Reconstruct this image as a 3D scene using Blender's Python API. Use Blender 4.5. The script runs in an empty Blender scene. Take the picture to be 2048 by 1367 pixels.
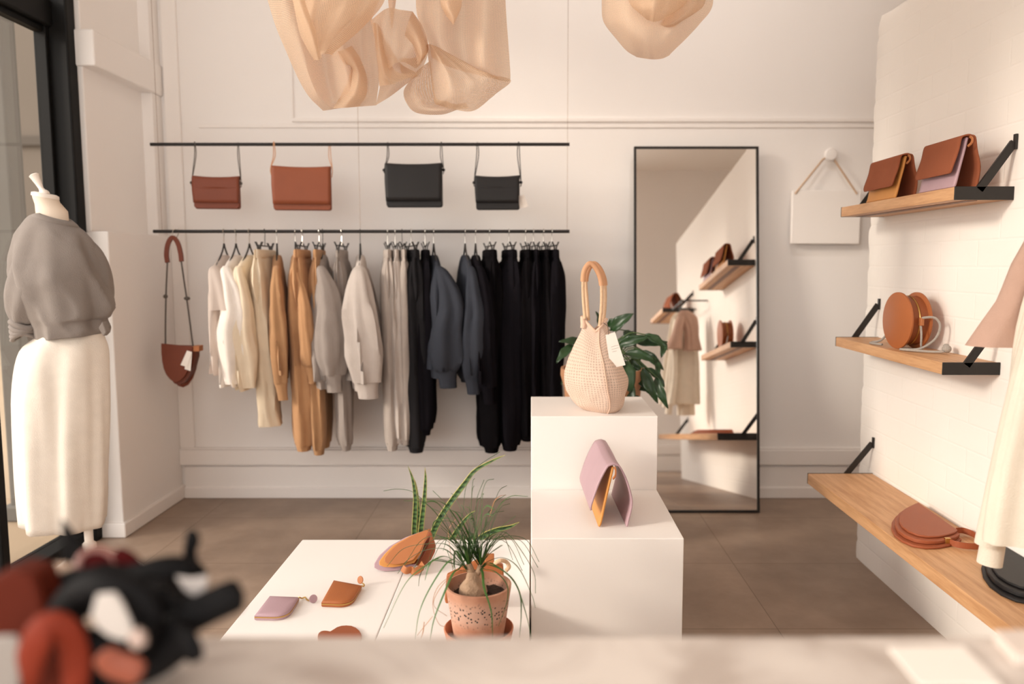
import bpy, bmesh, math, random
from mathutils import noise as mnoise
from math import sin, cos, pi, sqrt, radians
from mathutils import Vector, Matrix
random.seed(7)
SC = bpy.context.scene
COL = SC.collection

# ------------------------------------------------------------------ camera
F = 1550.0; CX = 1061.0; CY = 683.0; H = 1.3
PITCH = math.atan(156.0 / F)
CP, SP = cos(PITCH), sin(PITCH)
def ray(u, v):
    xc, yc = (u - CX) / F, (CY - v) / F
    return Vector((xc, CP + yc * SP, -SP + yc * CP))
def PY(u, v, Y):
    d = ray(u, v); t = Y / d.y
    return Vector((d.x * t, Y, H + d.z * t))
def PZ(u, v, Z):
    d = ray(u, v); t = (Z - H) / d.z
    return Vector((d.x * t, d.y * t, Z))
def PX(u, v, X):
    d = ray(u, v); t = X / d.x
    return Vector((X, d.y * t, H + d.z * t))

# ------------------------------------------------------------------ materials
def lin(c):
    c = c / 255.0
    return c / 12.92 if c <= 0.04045 else ((c + 0.055) / 1.055) ** 2.4
def S(r, g, b): return (lin(r), lin(g), lin(b), 1.0)
MATS = {}
def nd(nt, t, **kw):
    n = nt.nodes.new(t)
    for k, v in kw.items(): setattr(n, k, v)
    return n
def base(name):
    m = bpy.data.materials.new(name); m.use_nodes = True
    nt = m.node_tree
    return m, nt, nt.nodes['Principled BSDF'], nt.nodes['Material Output']
def mat(name, rgb, rough=.6, bump=0., scale=60., metal=0., var=.06, vscale=3., sheen=0., stretch=(1, 1, 1), spec=.5, weave=0.):
    if name in MATS: return MATS[name]
    m, nt, p, out = base(name)
    c = S(*rgb)
    tc = nd(nt, 'ShaderNodeTexCoord'); mp = nd(nt, 'ShaderNodeMapping'); mp.inputs['Scale'].default_value = stretch
    nt.links.new(tc.outputs['Object'], mp.inputs['Vector'])
    n1 = nd(nt, 'ShaderNodeTexNoise'); n1.inputs['Scale'].default_value = vscale; n1.inputs['Detail'].default_value = 4
    nt.links.new(mp.outputs[0], n1.inputs['Vector'])
    mx = nd(nt, 'ShaderNodeMix', data_type='RGBA')
    mx.inputs[6].default_value = tuple(min(1, x * (1 - var)) for x in c[:3]) + (1,)
    mx.inputs[7].default_value = tuple(min(1, x * (1 + var)) for x in c[:3]) + (1,)
    nt.links.new(n1.outputs[0], mx.inputs[0]); nt.links.new(mx.outputs[2], p.inputs['Base Color'])
    p.inputs['Roughness'].default_value = rough; p.inputs['Metallic'].default_value = metal
    p.inputs['Specular IOR Level'].default_value = spec
    if sheen: p.inputs['Sheen Weight'].default_value = sheen; p.inputs['Sheen Roughness'].default_value = .6
    if bump or weave:
        n2 = nd(nt, 'ShaderNodeTexNoise'); n2.inputs['Scale'].default_value = scale; n2.inputs['Detail'].default_value = 3
        nt.links.new(mp.outputs[0], n2.inputs['Vector'])
        b = nd(nt, 'ShaderNodeBump'); b.inputs['Strength'].default_value = bump; b.inputs['Distance'].default_value = .01
        nt.links.new(n2.outputs[0], b.inputs['Height']); nt.links.new(b.outputs[0], p.inputs['Normal'])
    MATS[name] = m
    return m
def fabric(name, rgb): return mat(name, rgb, rough=.95, bump=.25, scale=260, var=.09, vscale=18, sheen=.1 if max(rgb) > 75 else 0., spec=.15 if max(rgb) > 75 else .04)
def leather(name, rgb, rough=.5): return mat(name, rgb, rough=rough, bump=.12, scale=420, var=.08, vscale=14, spec=.35)

def mesh_fabric(name, rgb, dens, hole=.16, alpha=.12, trans=.35):
    """open knitted net: rows of small holes laid out along the cloth's own UVs"""
    m, nt, p, out = base(name)
    uv = nd(nt, 'ShaderNodeUVMap'); mp = nd(nt, 'ShaderNodeMapping'); mp.inputs['Scale'].default_value = (dens, dens, dens)
    nt.links.new(uv.outputs[0], mp.inputs['Vector'])
    vo = nd(nt, 'ShaderNodeTexVoronoi'); vo.inputs['Scale'].default_value = 1.0; vo.inputs['Randomness'].default_value = .12
    nt.links.new(mp.outputs[0], vo.inputs['Vector'])
    cr = nd(nt, 'ShaderNodeValToRGB'); cr.color_ramp.elements[0].position = hole; cr.color_ramp.elements[1].position = hole + .16
    nt.links.new(vo.outputs['Distance'], cr.inputs[0])
    c = S(*rgb); d = tuple(x * .72 for x in c[:3]) + (1,)
    mx = nd(nt, 'ShaderNodeMix', data_type='RGBA'); mx.inputs[6].default_value = d; mx.inputs[7].default_value = c
    nt.links.new(cr.outputs[0], mx.inputs[0]); nt.links.new(mx.outputs[2], p.inputs['Base Color'])
    p.inputs['Roughness'].default_value = .9; p.inputs['Specular IOR Level'].default_value = .15
    bu = nd(nt, 'ShaderNodeBump'); bu.inputs['Strength'].default_value = .5; bu.inputs['Distance'].default_value = .002
    nt.links.new(cr.outputs[0], bu.inputs['Height']); nt.links.new(bu.outputs[0], p.inputs['Normal'])
    tl = nd(nt, 'ShaderNodeBsdfTranslucent'); nt.links.new(mx.outputs[2], tl.inputs[0])
    m1 = nd(nt, 'ShaderNodeMixShader'); m1.inputs[0].default_value = trans
    nt.links.new(p.outputs[0], m1.inputs[1]); nt.links.new(tl.outputs[0], m1.inputs[2])
    last = m1
    if alpha > 0:
        tr = nd(nt, 'ShaderNodeBsdfTransparent'); m2 = nd(nt, 'ShaderNodeMixShader')
        mr = nd(nt, 'ShaderNodeMapRange'); mr.inputs['To Min'].default_value = alpha * 3.2; mr.inputs['To Max'].default_value = alpha * .5
        nt.links.new(cr.outputs[0], mr.inputs['Value']); nt.links.new(mr.outputs[0], m2.inputs[0])
        nt.links.new(m1.outputs[0], m2.inputs[1]); nt.links.new(tr.outputs[0], m2.inputs[2]); last = m2
    nt.links.new(last.outputs[0], out.inputs[0])
    return m
def sheer(name, rgb, alpha=.35, trans=.4):
    m, nt, p, out = base(name)
    p.inputs['Base Color'].default_value = S(*rgb); p.inputs['Roughness'].default_value = .95; p.inputs['Specular IOR Level'].default_value = .1
    tc = nd(nt, 'ShaderNodeTexCoord'); n2 = nd(nt, 'ShaderNodeTexNoise'); n2.inputs['Scale'].default_value = 200
    nt.links.new(tc.outputs['Object'], n2.inputs['Vector']); b = nd(nt, 'ShaderNodeBump'); b.inputs['Strength'].default_value = .2
    nt.links.new(n2.outputs[0], b.inputs['Height']); nt.links.new(b.outputs[0], p.inputs['Normal'])
    tl = nd(nt, 'ShaderNodeBsdfTranslucent'); tl.inputs[0].default_value = S(*rgb)
    tr = nd(nt, 'ShaderNodeBsdfTransparent')
    m1 = nd(nt, 'ShaderNodeMixShader'); m1.inputs[0].default_value = trans
    m2 = nd(nt, 'ShaderNodeMixShader'); m2.inputs[0].default_value = alpha
    nt.links.new(p.outputs[0], m1.inputs[1]); nt.links.new(tl.outputs[0], m1.inputs[2])
    nt.links.new(m1.outputs[0], m2.inputs[1]); nt.links.new(tr.outputs[0], m2.inputs[2]); nt.links.new(m2.outputs[0], out.inputs[0])
    return m
def glass_mat():
    m, nt, p, out = base('window_glass')
    tr = nd(nt, 'ShaderNodeBsdfTransparent'); tr.inputs[0].default_value = (.97, .97, .96, 1)
    gl = nd(nt, 'ShaderNodeBsdfGlossy'); gl.inputs['Roughness'].default_value = .01
    lw = nd(nt, 'ShaderNodeLayerWeight'); lw.inputs['Blend'].default_value = .25
    pw = nd(nt, 'ShaderNodeMath', operation='POWER'); pw.inputs[1].default_value = 2.5; nt.links.new(lw.outputs['Facing'], pw.inputs[0])
    ml = nd(nt, 'ShaderNodeMath', operation='MULTIPLY_ADD'); ml.inputs[1].default_value = .4; ml.inputs[2].default_value = .03; nt.links.new(pw.outputs[0], ml.inputs[0])
    mx = nd(nt, 'ShaderNodeMixShader'); nt.links.new(ml.outputs[0], mx.inputs[0])
    nt.links.new(tr.outputs[0], mx.inputs[1]); nt.links.new(gl.outputs[0], mx.inputs[2]); nt.links.new(mx.outputs[0], out.inputs[0])
    return m
def wood_mat(name, a, b, axis_scale):
    m, nt, p, out = base(name)
    tc = nd(nt, 'ShaderNodeTexCoord'); mp = nd(nt, 'ShaderNodeMapping'); mp.inputs['Scale'].default_value = axis_scale
    nt.links.new(tc.outputs['Object'], mp.inputs['Vector'])
    n1 = nd(nt, 'ShaderNodeTexNoise'); n1.inputs['Scale'].default_value = 9; n1.inputs['Detail'].default_value = 6; n1.inputs['Distortion'].default_value = .6
    nt.links.new(mp.outputs[0], n1.inputs['Vector'])
    n2 = nd(nt, 'ShaderNodeTexNoise'); n2.inputs['Scale'].default_value = 60; n2.inputs['Detail'].default_value = 3
    nt.links.new(mp.outputs[0], n2.inputs['Vector'])
    ad = nd(nt, 'ShaderNodeMath', operation='MULTIPLY_ADD'); ad.inputs[1].default_value = .35
    nt.links.new(n2.outputs[0], ad.inputs[0]); nt.links.new(n1.outputs[0], ad.inputs[2])
    cr = nd(nt, 'ShaderNodeValToRGB'); cr.color_ramp.elements[0].position = .45; cr.color_ramp.elements[1].position = .85
    cr.color_ramp.elements[0].color = S(*a); cr.color_ramp.elements[1].color = S(*b)
    nt.links.new(ad.outputs[0], cr.inputs[0]); nt.links.new(cr.outputs[0], p.inputs['Base Color'])
    p.inputs['Roughness'].default_value = .5
    return m
def floor_mat():
    m, nt, p, out = base('floor_tiles')
    tc = nd(nt, 'ShaderNodeTexCoord')
    n1 = nd(nt, 'ShaderNodeTexNoise'); n1.inputs['Scale'].default_value = 2.6; n1.inputs['Detail'].default_value = 9; n1.inputs['Roughness'].default_value = .62
    nt.links.new(tc.outputs['Object'], n1.inputs['Vector'])
    cr = nd(nt, 'ShaderNodeValToRGB'); cr.color_ramp.elements[0].position = .3; cr.color_ramp.elements[1].position = .72
    cr.color_ramp.elements[0].color = S(136, 116, 101); cr.color_ramp.elements[1].color = S(172, 150, 132)
    nt.links.new(n1.outputs[0], cr.inputs[0])
    mp = nd(nt, 'ShaderNodeMapping'); mp.inputs['Location'].default_value = (-(.885 - .857 * 6), -(3.27 - .61 * 8), 0)
    nt.links.new(tc.outputs['Object'], mp.inputs['Vector'])
    br = nd(nt, 'ShaderNodeTexBrick'); br.offset = 0; br.inputs['Scale'].default_value = 1
    br.inputs['Brick Width'].default_value = .857; br.inputs['Row Height'].default_value = .61
    br.inputs['Mortar Size'].default_value = .0022; br.inputs['Mortar Smooth'].default_value = .3
    br.inputs['Color1'].default_value = (1, 1, 1, 1); br.inputs['Color2'].default_value = (.93, .93, .93, 1); br.inputs['Mortar'].default_value = (.55, .52, .5, 1)
    nt.links.new(mp.outputs[0], br.inputs['Vector'])
    mx = nd(nt, 'ShaderNodeMix', data_type='RGBA', blend_type='MULTIPLY'); mx.inputs[0].default_value = 1
    nt.links.new(cr.outputs[0], mx.inputs[6]); nt.links.new(br.outputs[0], mx.inputs[7]); nt.links.new(mx.outputs[2], p.inputs['Base Color'])
    p.inputs['Roughness'].default_value = .42; p.inputs['Specular IOR Level'].default_value = .4
    b = nd(nt, 'ShaderNodeBump'); b.inputs['Strength'].default_value = .08; nt.links.new(n1.outputs[0], b.inputs['Height']); nt.links.new(b.outputs[0], p.inputs['Normal'])
    return m
def marble_mat():
    m, nt, p, out = base('marble')
    tc = nd(nt, 'ShaderNodeTexCoord')
    n0 = nd(nt, 'ShaderNodeTexNoise'); n0.inputs['Scale'].default_value = 5; n0.inputs['Detail'].default_value = 6; n0.inputs['Distortion'].default_value = 2.2
    nt.links.new(tc.outputs['Object'], n0.inputs['Vector'])
    cr = nd(nt, 'ShaderNodeValToRGB'); e = cr.color_ramp.elements
    e[0].position = .36; e[0].color = S(182, 169, 160); e[1].position = .6; e[1].color = S(216, 206, 198)
    x = e.new(.47); x.color = S(203, 192, 184)
    nt.links.new(n0.outputs[0], cr.inputs[0]); nt.links.new(cr.outputs[0], p.inputs['Base Color'])
    p.inputs['Roughness'].default_value = .35
    return m
def brick_paint_mat():
    m, nt, p, out = base('painted_brick')
    p.inputs['Base Color'].default_value = S(243, 238, 232); p.inputs['Roughness'].default_value = .7; p.inputs['Specular IOR Level'].default_value = .25
    tc = nd(nt, 'ShaderNodeTexCoord'); mp = nd(nt, 'ShaderNodeMapping'); mp.inputs['Rotation'].default_value = (0, pi / 2, pi / 2)
    sx = nd(nt, 'ShaderNodeSeparateXYZ'); cx = nd(nt, 'ShaderNodeCombineXYZ')
    nt.links.new(tc.outputs['Object'], sx.inputs[0]); nt.links.new(sx.outputs['Y'], cx.inputs['X']); nt.links.new(sx.outputs['Z'], cx.inputs['Y'])
    n = nd(nt, 'ShaderNodeTexNoise'); n.inputs['Scale'].default_value = 7; n.inputs['Detail'].default_value = 5; nt.links.new(tc.outputs['Object'], n.inputs['Vector'])
    br = nd(nt, 'ShaderNodeTexBrick'); br.inputs['Scale'].default_value = 1; br.inputs['Brick Width'].default_value = .23; br.inputs['Row Height'].default_value = .086
    br.inputs['Mortar Size'].default_value = .006; br.inputs['Mortar Smooth'].default_value = .9
    nt.links.new(cx.outputs[0], br.inputs['Vector'])
    ma = nd(nt, 'ShaderNodeMath', operation='MULTIPLY_ADD'); ma.inputs[1].default_value = -.35
    nt.links.new(br.outputs['Fac'], ma.inputs[0]); nt.links.new(n.outputs[0], ma.inputs[2])
    b = nd(nt, 'ShaderNodeBump'); b.inputs['Strength'].default_value = .22; b.inputs['Distance'].default_value = .012
    nt.links.new(ma.outputs[0], b.inputs['Height']); nt.links.new(b.outputs[0], p.inputs['Normal'])
    return m
def terracotta_band_mat(z0, z1):
    """terracotta with a smoky ring of dark specks round the belly"""
    m, nt, p, out = base('terracotta_speckled')
    tc = nd(nt, 'ShaderNodeTexCoord')
    n = nd(nt, 'ShaderNodeTexNoise'); n.inputs['Scale'].default_value = 14; n.inputs['Detail'].default_value = 6
    nt.links.new(tc.outputs['Object'], n.inputs['Vector'])
    cr = nd(nt, 'ShaderNodeValToRGB'); cr.color_ramp.elements[0].position = .3; cr.color_ramp.elements[1].position = .75
    cr.color_ramp.elements[0].color = S(168, 112, 86); cr.color_ramp.elements[1].color = S(206, 160, 134)
    nt.links.new(n.outputs[0], cr.inputs[0])
    sx = nd(nt, 'ShaderNodeSeparateXYZ'); nt.links.new(tc.outputs['Object'], sx.inputs[0])
    ad = nd(nt, 'ShaderNodeMath', operation='MULTIPLY_ADD'); ad.inputs[1].default_value = .02; nt.links.new(n.outputs[0], ad.inputs[0]); nt.links.new(sx.outputs['Z'], ad.inputs[2])
    ramp = nd(nt, 'ShaderNodeValToRGB'); e = ramp.color_ramp.elements
    mr = nd(nt, 'ShaderNodeMapRange'); mr.inputs['From Min'].default_value = z0; mr.inputs['From Max'].default_value = z1; nt.links.new(ad.outputs[0], mr.inputs['Value'])
    e[0].position = 0; e[0].color = (0, 0, 0, 1); e[1].position = 1; e[1].color = (0, 0, 0, 1)
    a = e.new(.3); a.color = (1, 1, 1, 1); a = e.new(.7); a.color = (1, 1, 1, 1)
    nt.links.new(mr.outputs[0], ramp.inputs[0])
    m1 = nd(nt, 'ShaderNodeMix', data_type='RGBA'); m1.inputs[7].default_value = S(196, 160, 142)
    h = nd(nt, 'ShaderNodeMath', operation='MULTIPLY'); h.inputs[1].default_value = .75; nt.links.new(ramp.outputs[0], h.inputs[0])
    nt.links.new(h.outputs[0], m1.inputs[0]); nt.links.new(cr.outputs[0], m1.inputs[6])
    vo = nd(nt, 'ShaderNodeTexVoronoi'); vo.inputs['Scale'].default_value = 130; nt.links.new(tc.outputs['Object'], vo.inputs['Vector'])
    lt = nd(nt, 'ShaderNodeMath', operation='LESS_THAN'); lt.inputs[1].default_value = .34; nt.links.new(vo.outputs['Distance'], lt.inputs[0])
    n3 = nd(nt, 'ShaderNodeTexNoise'); n3.inputs['Scale'].default_value = 40; nt.links.new(tc.outputs['Object'], n3.inputs['Vector'])
    g3 = nd(nt, 'ShaderNodeMath', operation='GREATER_THAN'); g3.inputs[1].default_value = .42; nt.links.new(n3.outputs[0], g3.inputs[0])
    q = nd(nt, 'ShaderNodeMath', operation='MULTIPLY'); nt.links.new(lt.outputs[0], q.inputs[0]); nt.links.new(g3.outputs[0], q.inputs[1])
    q2 = nd(nt, 'ShaderNodeMath', operation='MULTIPLY'); nt.links.new(q.outputs[0], q2.inputs[0]); nt.links.new(ramp.outputs[0], q2.inputs[1])
    m2 = nd(nt, 'ShaderNodeMix', data_type='RGBA'); m2.inputs[7].default_value = S(45, 40, 40)
    nt.links.new(q2.outputs[0], m2.inputs[0]); nt.links.new(m1.outputs[2], m2.inputs[6]); nt.links.new(m2.outputs[2], p.inputs['Base Color'])
    p.inputs['Roughness'].default_value = .85
    return m
def leaf_band_mat():
    m, nt, p, out = base('banded_leaf')
    tc = nd(nt, 'ShaderNodeTexCoord'); sx = nd(nt, 'ShaderNodeSeparateXYZ'); nt.links.new(tc.outputs['Object'], sx.inputs[0])
    n = nd(nt, 'ShaderNodeTexNoise'); n.inputs['Scale'].default_value = 25; nt.links.new(tc.outputs['Object'], n.inputs['Vector'])
    w = nd(nt, 'ShaderNodeTexWave', bands_direction='Z'); w.inputs['Scale'].default_value = 16; w.inputs['Distortion'].default_value = 5; w.inputs['Detail'].default_value = 3; w.inputs['Detail Scale'].default_value = 2
    nt.links.new(tc.outputs['Object'], w.inputs['Vector'])
    cr = nd(nt, 'ShaderNodeValToRGB'); cr.color_ramp.elements[0].color = S(24, 50, 26); cr.color_ramp.elements[1].color = S(84, 118, 62)
    nt.links.new(w.outputs['Color'], cr.inputs[0])
    uv = nd(nt, 'ShaderNodeUVMap'); su = nd(nt, 'ShaderNodeSeparateXYZ'); nt.links.new(uv.outputs[0], su.inputs[0])
    ab = nd(nt, 'ShaderNodeMath', operation='GREATER_THAN'); ab.inputs[1].default_value = .8
    nt.links.new(su.outputs['X'], ab.inputs[0])
    mx = nd(nt, 'ShaderNodeMix', data_type='RGBA'); mx.inputs[7].default_value = S(190, 180, 105)
    nt.links.new(ab.outputs[0], mx.inputs[0]); nt.links.new(cr.outputs[0], mx.inputs[6]); nt.links.new(mx.outputs[2], p.inputs['Base Color'])
    p.inputs['Roughness'].default_value = .4
    return m

# ------------------------------------------------------------------ mesh building
class MB:
    def __init__(s): s.v = []; s.f = []; s.uv = []
    def add(s, verts, faces, uvs=None):
        b = len(s.v); s.v += [Vector(x) for x in verts]
        for i, f in enumerate(faces):
            s.f.append([b + k for k in f]); s.uv.append(uvs[i] if uvs else None)
        return s
    def box(s, lo, hi, M=None):
        lo, hi = Vector(lo), Vector(hi)
        vs = [Vector((x, y, z)) for z in (lo.z, hi.z) for y in (lo.y, hi.y) for x in (lo.x, hi.x)]
        if M: vs = [M @ v for v in vs]
        return s.add(vs, [(0, 2, 3, 1), (4, 5, 7, 6), (0, 1, 5, 4), (2, 6, 7, 3), (0, 4, 6, 2), (1, 3, 7, 5)])
    def loft(s, rings, cap0=True, cap1=True, ulen=1., vlen=1., closed=True):
        n = len(rings[0]); vs = [p for r in rings for p in r]; fs = []; uv = []
        m = n if closed else n - 1; R = len(rings) - 1
        for i in range(R):
            for j in range(m):
                k = (j + 1) % n
                fs.append((i * n + j, i * n + k, (i + 1) * n + k, (i + 1) * n + j))
                u0, u1 = j / m * ulen, (j + 1) / m * ulen; v0, v1 = i / R * vlen, (i + 1) / R * vlen
                uv.append(((u0, v0), (u1, v0), (u1, v1), (u0, v1)))
        if closed and cap0: fs.append(tuple(range(n))[::-1]); uv.append(None)
        if closed and cap1: fs.append(tuple(R * n + j for j in range(n))); uv.append(None)
        return s.add(vs, fs, uv)
    def sweep(s, path, sec, scale=None, up=None, caps=True, closed=False, vlen=1.):
        path = [Vector(p) for p in path]; n = len(path); rings = []
        def tang(i):
            if closed: return (path[(i + 1) % n] - path[i - 1]).normalized()
            a, b = path[max(0, i - 1)], path[min(n - 1, i + 1)]
            return (b - a).normalized() if (b - a).length > 1e-9 else Vector((0, 0, 1))
        t0 = tang(0); ref = Vector(up) if up else (Vector((0, 0, 1)) if abs(t0.z) < .9 else Vector((1, 0, 0)))
        nrm = (ref - t0 * ref.dot(t0)).normalized()
        for i in range(n):
            t = tang(i)
            if up:
                r = Vector(up); q = r - t * r.dot(t)
                if q.length > .05: nrm = q.normalized()
                else: nrm = (nrm - t * nrm.dot(t)).normalized()
            else: nrm = (nrm - t * nrm.dot(t)).normalized()
            bn = t.cross(nrm); k = scale[i] if scale else 1.
            kx, ky = k if isinstance(k, (tuple, list)) else (k, k)
            rings.append([path[i] + bn * (x * kx) + nrm * (y * ky) for x, y in sec])
        if closed: rings.append(rings[0]); caps = False
        return s.loft(rings, caps, caps, vlen=vlen)
    def tube(s, path, r, n=8, caps=True, closed=False):
        sec = [(cos(2 * pi * j / n), sin(2 * pi * j / n)) for j in range(n)]
        sc = list(r) if isinstance(r, (list, tuple)) else [r] * len(path)
        return s.sweep(path, sec, sc, None, caps, closed)
    def strap(s, path, w, t, up=(0, 0, 1), scale=None):
        return s.sweep(path, [(-w / 2, -t / 2), (w / 2, -t / 2), (w / 2, t / 2), (-w / 2, t / 2)], scale, up)
    def lathe(s, prof, c=(0, 0, 0), n=32, M=None, cap0=True, cap1=True):
        c = Vector(c); rings = []
        for r, z in prof:
            ring = [Vector((r * cos(2 * pi * j / n), r * sin(2 * pi * j / n), z)) for j in range(n)]
            rings.append([(M @ p if M else p) + c for p in ring])
        return s.loft(rings, cap0, cap1)
    def prism(s, poly, off):
        off = Vector(off); n = len(poly); a = [Vector(p) for p in poly]; b = [p + off for p in a]
        fs = [tuple(range(n)), tuple(range(2 * n - 1, n - 1, -1))] + [(j, (j + 1) % n, n + (j + 1) % n, n + j) for j in range(n)]
        return s.add(a + b, fs)
    def grid(s, ctrl, k=6, ulen=1., vlen=1., fn=None):
        rows = [catmull(r, k) for r in ctrl]
        cols = [catmull([r[j] for r in rows], k) for j in range(len(rows[0]))]
        m, n = len(cols[0]), len(cols)
        pts = [[cols[j][i] for j in range(n)] for i in range(m)]
        if fn: pts = [[fn(p, i / (m - 1), j / (n - 1)) for j, p in enumerate(r)] for i, r in enumerate(pts)]
        return s.loft(pts, False, False, ulen, vlen, closed=False)
    def sphere(s, c, r, n=12, sc=(1, 1, 1), M=None):
        prof = [(max(1e-4, sin(pi * i / n)), -cos(pi * i / n)) for i in range(n + 1)]
        c = Vector(c); rings = []
        for a, z in prof:
            ring = [Vector((a * cos(2 * pi * j / (2 * n)) * r * sc[0], a * sin(2 * pi * j / (2 * n)) * r * sc[1], z * r * sc[2])) for j in range(2 * n)]
            rings.append([(M @ p if M else p) + c for p in ring])
        return s.loft(rings)
    def build(s, name, m, parent=None, origin=None, smooth=True, angle=38, bevel=0, seg=2, solid=0, sub=0):
        o0 = Vector(origin) if origin is not None else (Vector(parent.get('_base', (0, 0, 0))) if parent else Vector((0, 0, 0)))
        me = bpy.data.meshes.new(name)
        me.from_pydata([tuple(p - o0) for p in s.v], [], s.f)
        if any(u is not None for u in s.uv):
            l = me.uv_layers.new(name='UVMap'); i = 0
            for f, u in zip(s.f, s.uv):
                for k in range(len(f)):
                    if u is not None: l.data[i].uv = u[k]
                    i += 1
        bm = bmesh.new(); bm.from_mesh(me)
        bmesh.ops.recalc_face_normals(bm, faces=bm.faces[:]); bm.to_mesh(me); bm.free()
        if smooth:
            me.polygons.foreach_set('use_smooth', [True] * len(me.polygons)); me.set_sharp_from_angle(angle=radians(angle))
        me.materials.append(m); me.update()
        o = bpy.data.objects.new(name, me); COL.objects.link(o)
        if parent is not None:
            o.parent = parent
            if '_base' in parent: o['_base'] = tuple(parent['_base'])
        else: o.location = o0
        if solid:
            q = o.modifiers.new('thick', 'SOLIDIFY'); q.thickness = solid; q.offset = 0
        if bevel:
            q = o.modifiers.new('bevel', 'BEVEL'); q.width = bevel; q.segments = seg; q.limit_method = 'ANGLE'; q.angle_limit = radians(50)
        if sub:
            q = o.modifiers.new('sub', 'SUBSURF'); q.levels = sub; q.render_levels = sub
        return o
def catmull(p, k):
    p = [Vector(x) for x in p]; n = len(p)
    if n < 3:
        return [p[0].lerp(p[1], i / k) for i in range(k + 1)]
    out = []
    for i in range(n - 1):
        a, b, c, d = (p[i - 1] if i else p[0] * 2 - p[1]), p[i], p[i + 1], (p[i + 2] if i + 2 < n else p[n - 1] * 2 - p[n - 2])
        for j in range(k):
            t = j / k
            out.append(.5 * ((2 * b) + (c - a) * t + (2 * a - 5 * b + 4 * c - d) * t * t + (3 * b - a - 3 * c + d) * t ** 3))
    return out + [p[-1]]
def tag(o, label=None, cat=None, group=None, kind=None):
    if label: o['label'] = label
    if cat: o['category'] = cat
    if group: o['group'] = group
    if kind: o['kind'] = kind
    return o
def thing(name, label, cat, loc, rz=0., group=None, world=True):
    """Empty at the thing's base. world=True: parts are given in world coordinates; False: in the thing's own."""
    o = bpy.data.objects.new(name, None); COL.objects.link(o); o.empty_display_size = .05
    o.location = loc; o.rotation_euler = (0, 0, rz); o['_base'] = tuple(loc) if world else (0., 0., 0.)
    return tag(o, label, cat, group)
def struct(name, mb, m, **kw):
    return tag(mb.build(name, m, **kw), kind='structure')
def dup(root, loc, rz, label, group=None):
    r = root.copy(); COL.objects.link(r); r.location = loc; r.rotation_euler = (0, 0, rz); r['label'] = label
    if group: r['group'] = group
    for ch in list(root.children):
        c = ch.copy(); COL.objects.link(c); c.parent = r
        for g in list(ch.children):
            d = g.copy(); COL.objects.link(d); d.parent = c
    return r
def circ(n, rx, ry=None):
    ry = ry or rx
    return [(rx * cos(2 * pi * j / n), ry * sin(2 * pi * j / n)) for j in range(n)]

# ------------------------------------------------------------------ palette
M_WALL = mat('white_wall_paint', (240, 236, 233), rough=.75, bump=.05, scale=40, var=.012, spec=.2)
M_TRIM = mat('white_trim_paint', (240, 235, 231), rough=.5, bump=.03, scale=30, var=.012, spec=.3)
M_CEIL = mat('ceiling_paint', (246, 241, 235), rough=.85, var=.01)
M_PLINTH = mat('white_plinth_paint', (241, 236, 232), rough=.55, bump=.02, scale=200, var=.008, spec=.3)
M_BLACK = mat('black_metal', (34, 30, 28), rough=.45, var=.05, spec=.4)
M_FRAME = mat('black_window_frame', (16, 15, 14), rough=.6, var=.05, spec=.2)
M_STEEL = mat('bright_steel', (205, 200, 192), rough=.25, metal=1., var=.02)
M_BRASS = mat('brass', (198, 160, 96), rough=.3, metal=1., var=.03)
M_GLASS = glass_mat()
M_OAK = wood_mat('oak', (178, 130, 88), (212, 166, 122), (5, .35, 5))
M_BROWN = leather('brown_leather', (150, 84, 54))
M_TAN = leather('tan_leather', (166, 97, 54))
M_TAN2 = leather('warm_tan_leather', (178, 113, 70))
M_DBROWN = leather('dark_brown_leather', (112, 52, 30))
M_ORANGE = leather('mustard_leather', (208, 144, 76))
M_LILAC = leather('lilac_leather', (178, 148, 156))
M_BLK = leather('black_leather', (27, 25, 26))
M_SUEDE = mat('brown_suede', (148, 86, 60), rough=.9, bump=.2, scale=500, var=.08, vscale=20, spec=.15)
M_CARD = mat('white_card', (244, 236, 228), rough=.7, var=.01)
M_ROPE_G = mat('grey_rope', (168, 160, 152), rough=.9, bump=.5, scale=300, var=.15, vscale=120)
M_ROPE_D = mat('dark_grey_rope', (92, 84, 78), rough=.9, bump=.5, scale=300, var=.12, vscale=120)
M_ROPE_N = mat('natural_rope', (226, 192, 158), rough=.9, bump=.5, scale=300, var=.12, vscale=120)
M_TERRA = mat('terracotta', (186, 120, 88), rough=.85, bump=.1, scale=60, var=.12, vscale=12)

# ------------------------------------------------------------------ room
YB = 4.24; XW = 1.45; ZC = 3.6; YR = -.95; XR = 3.0; XL = -2.07
struct('floor', MB().box((-2.2, YR - .1, -.1), (XR + .1, YB + .1, 0)), floor_mat(), smooth=False)
struct('ceiling', MB().box((-2.3, YR - .1, ZC), (XR + .1, YB + .1, ZC + .1)), M_CEIL, smooth=False)
struct('wall_back', MB().box((-2.2, YB, 0), (XR + .1, YB + .12, ZC)), M_WALL, smooth=False)
struct('wall_rear', MB().box((.95, YR - .12, 0), (XR + .1, YR, ZC)).box((-2.2, YR - .12, 3.1), (.95, YR, ZC)), M_WALL, smooth=False)
struct('wall_far_right', MB().box((XR, YR, 0), (XR + .12, YB, ZC)), M_WALL, smooth=False)
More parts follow.
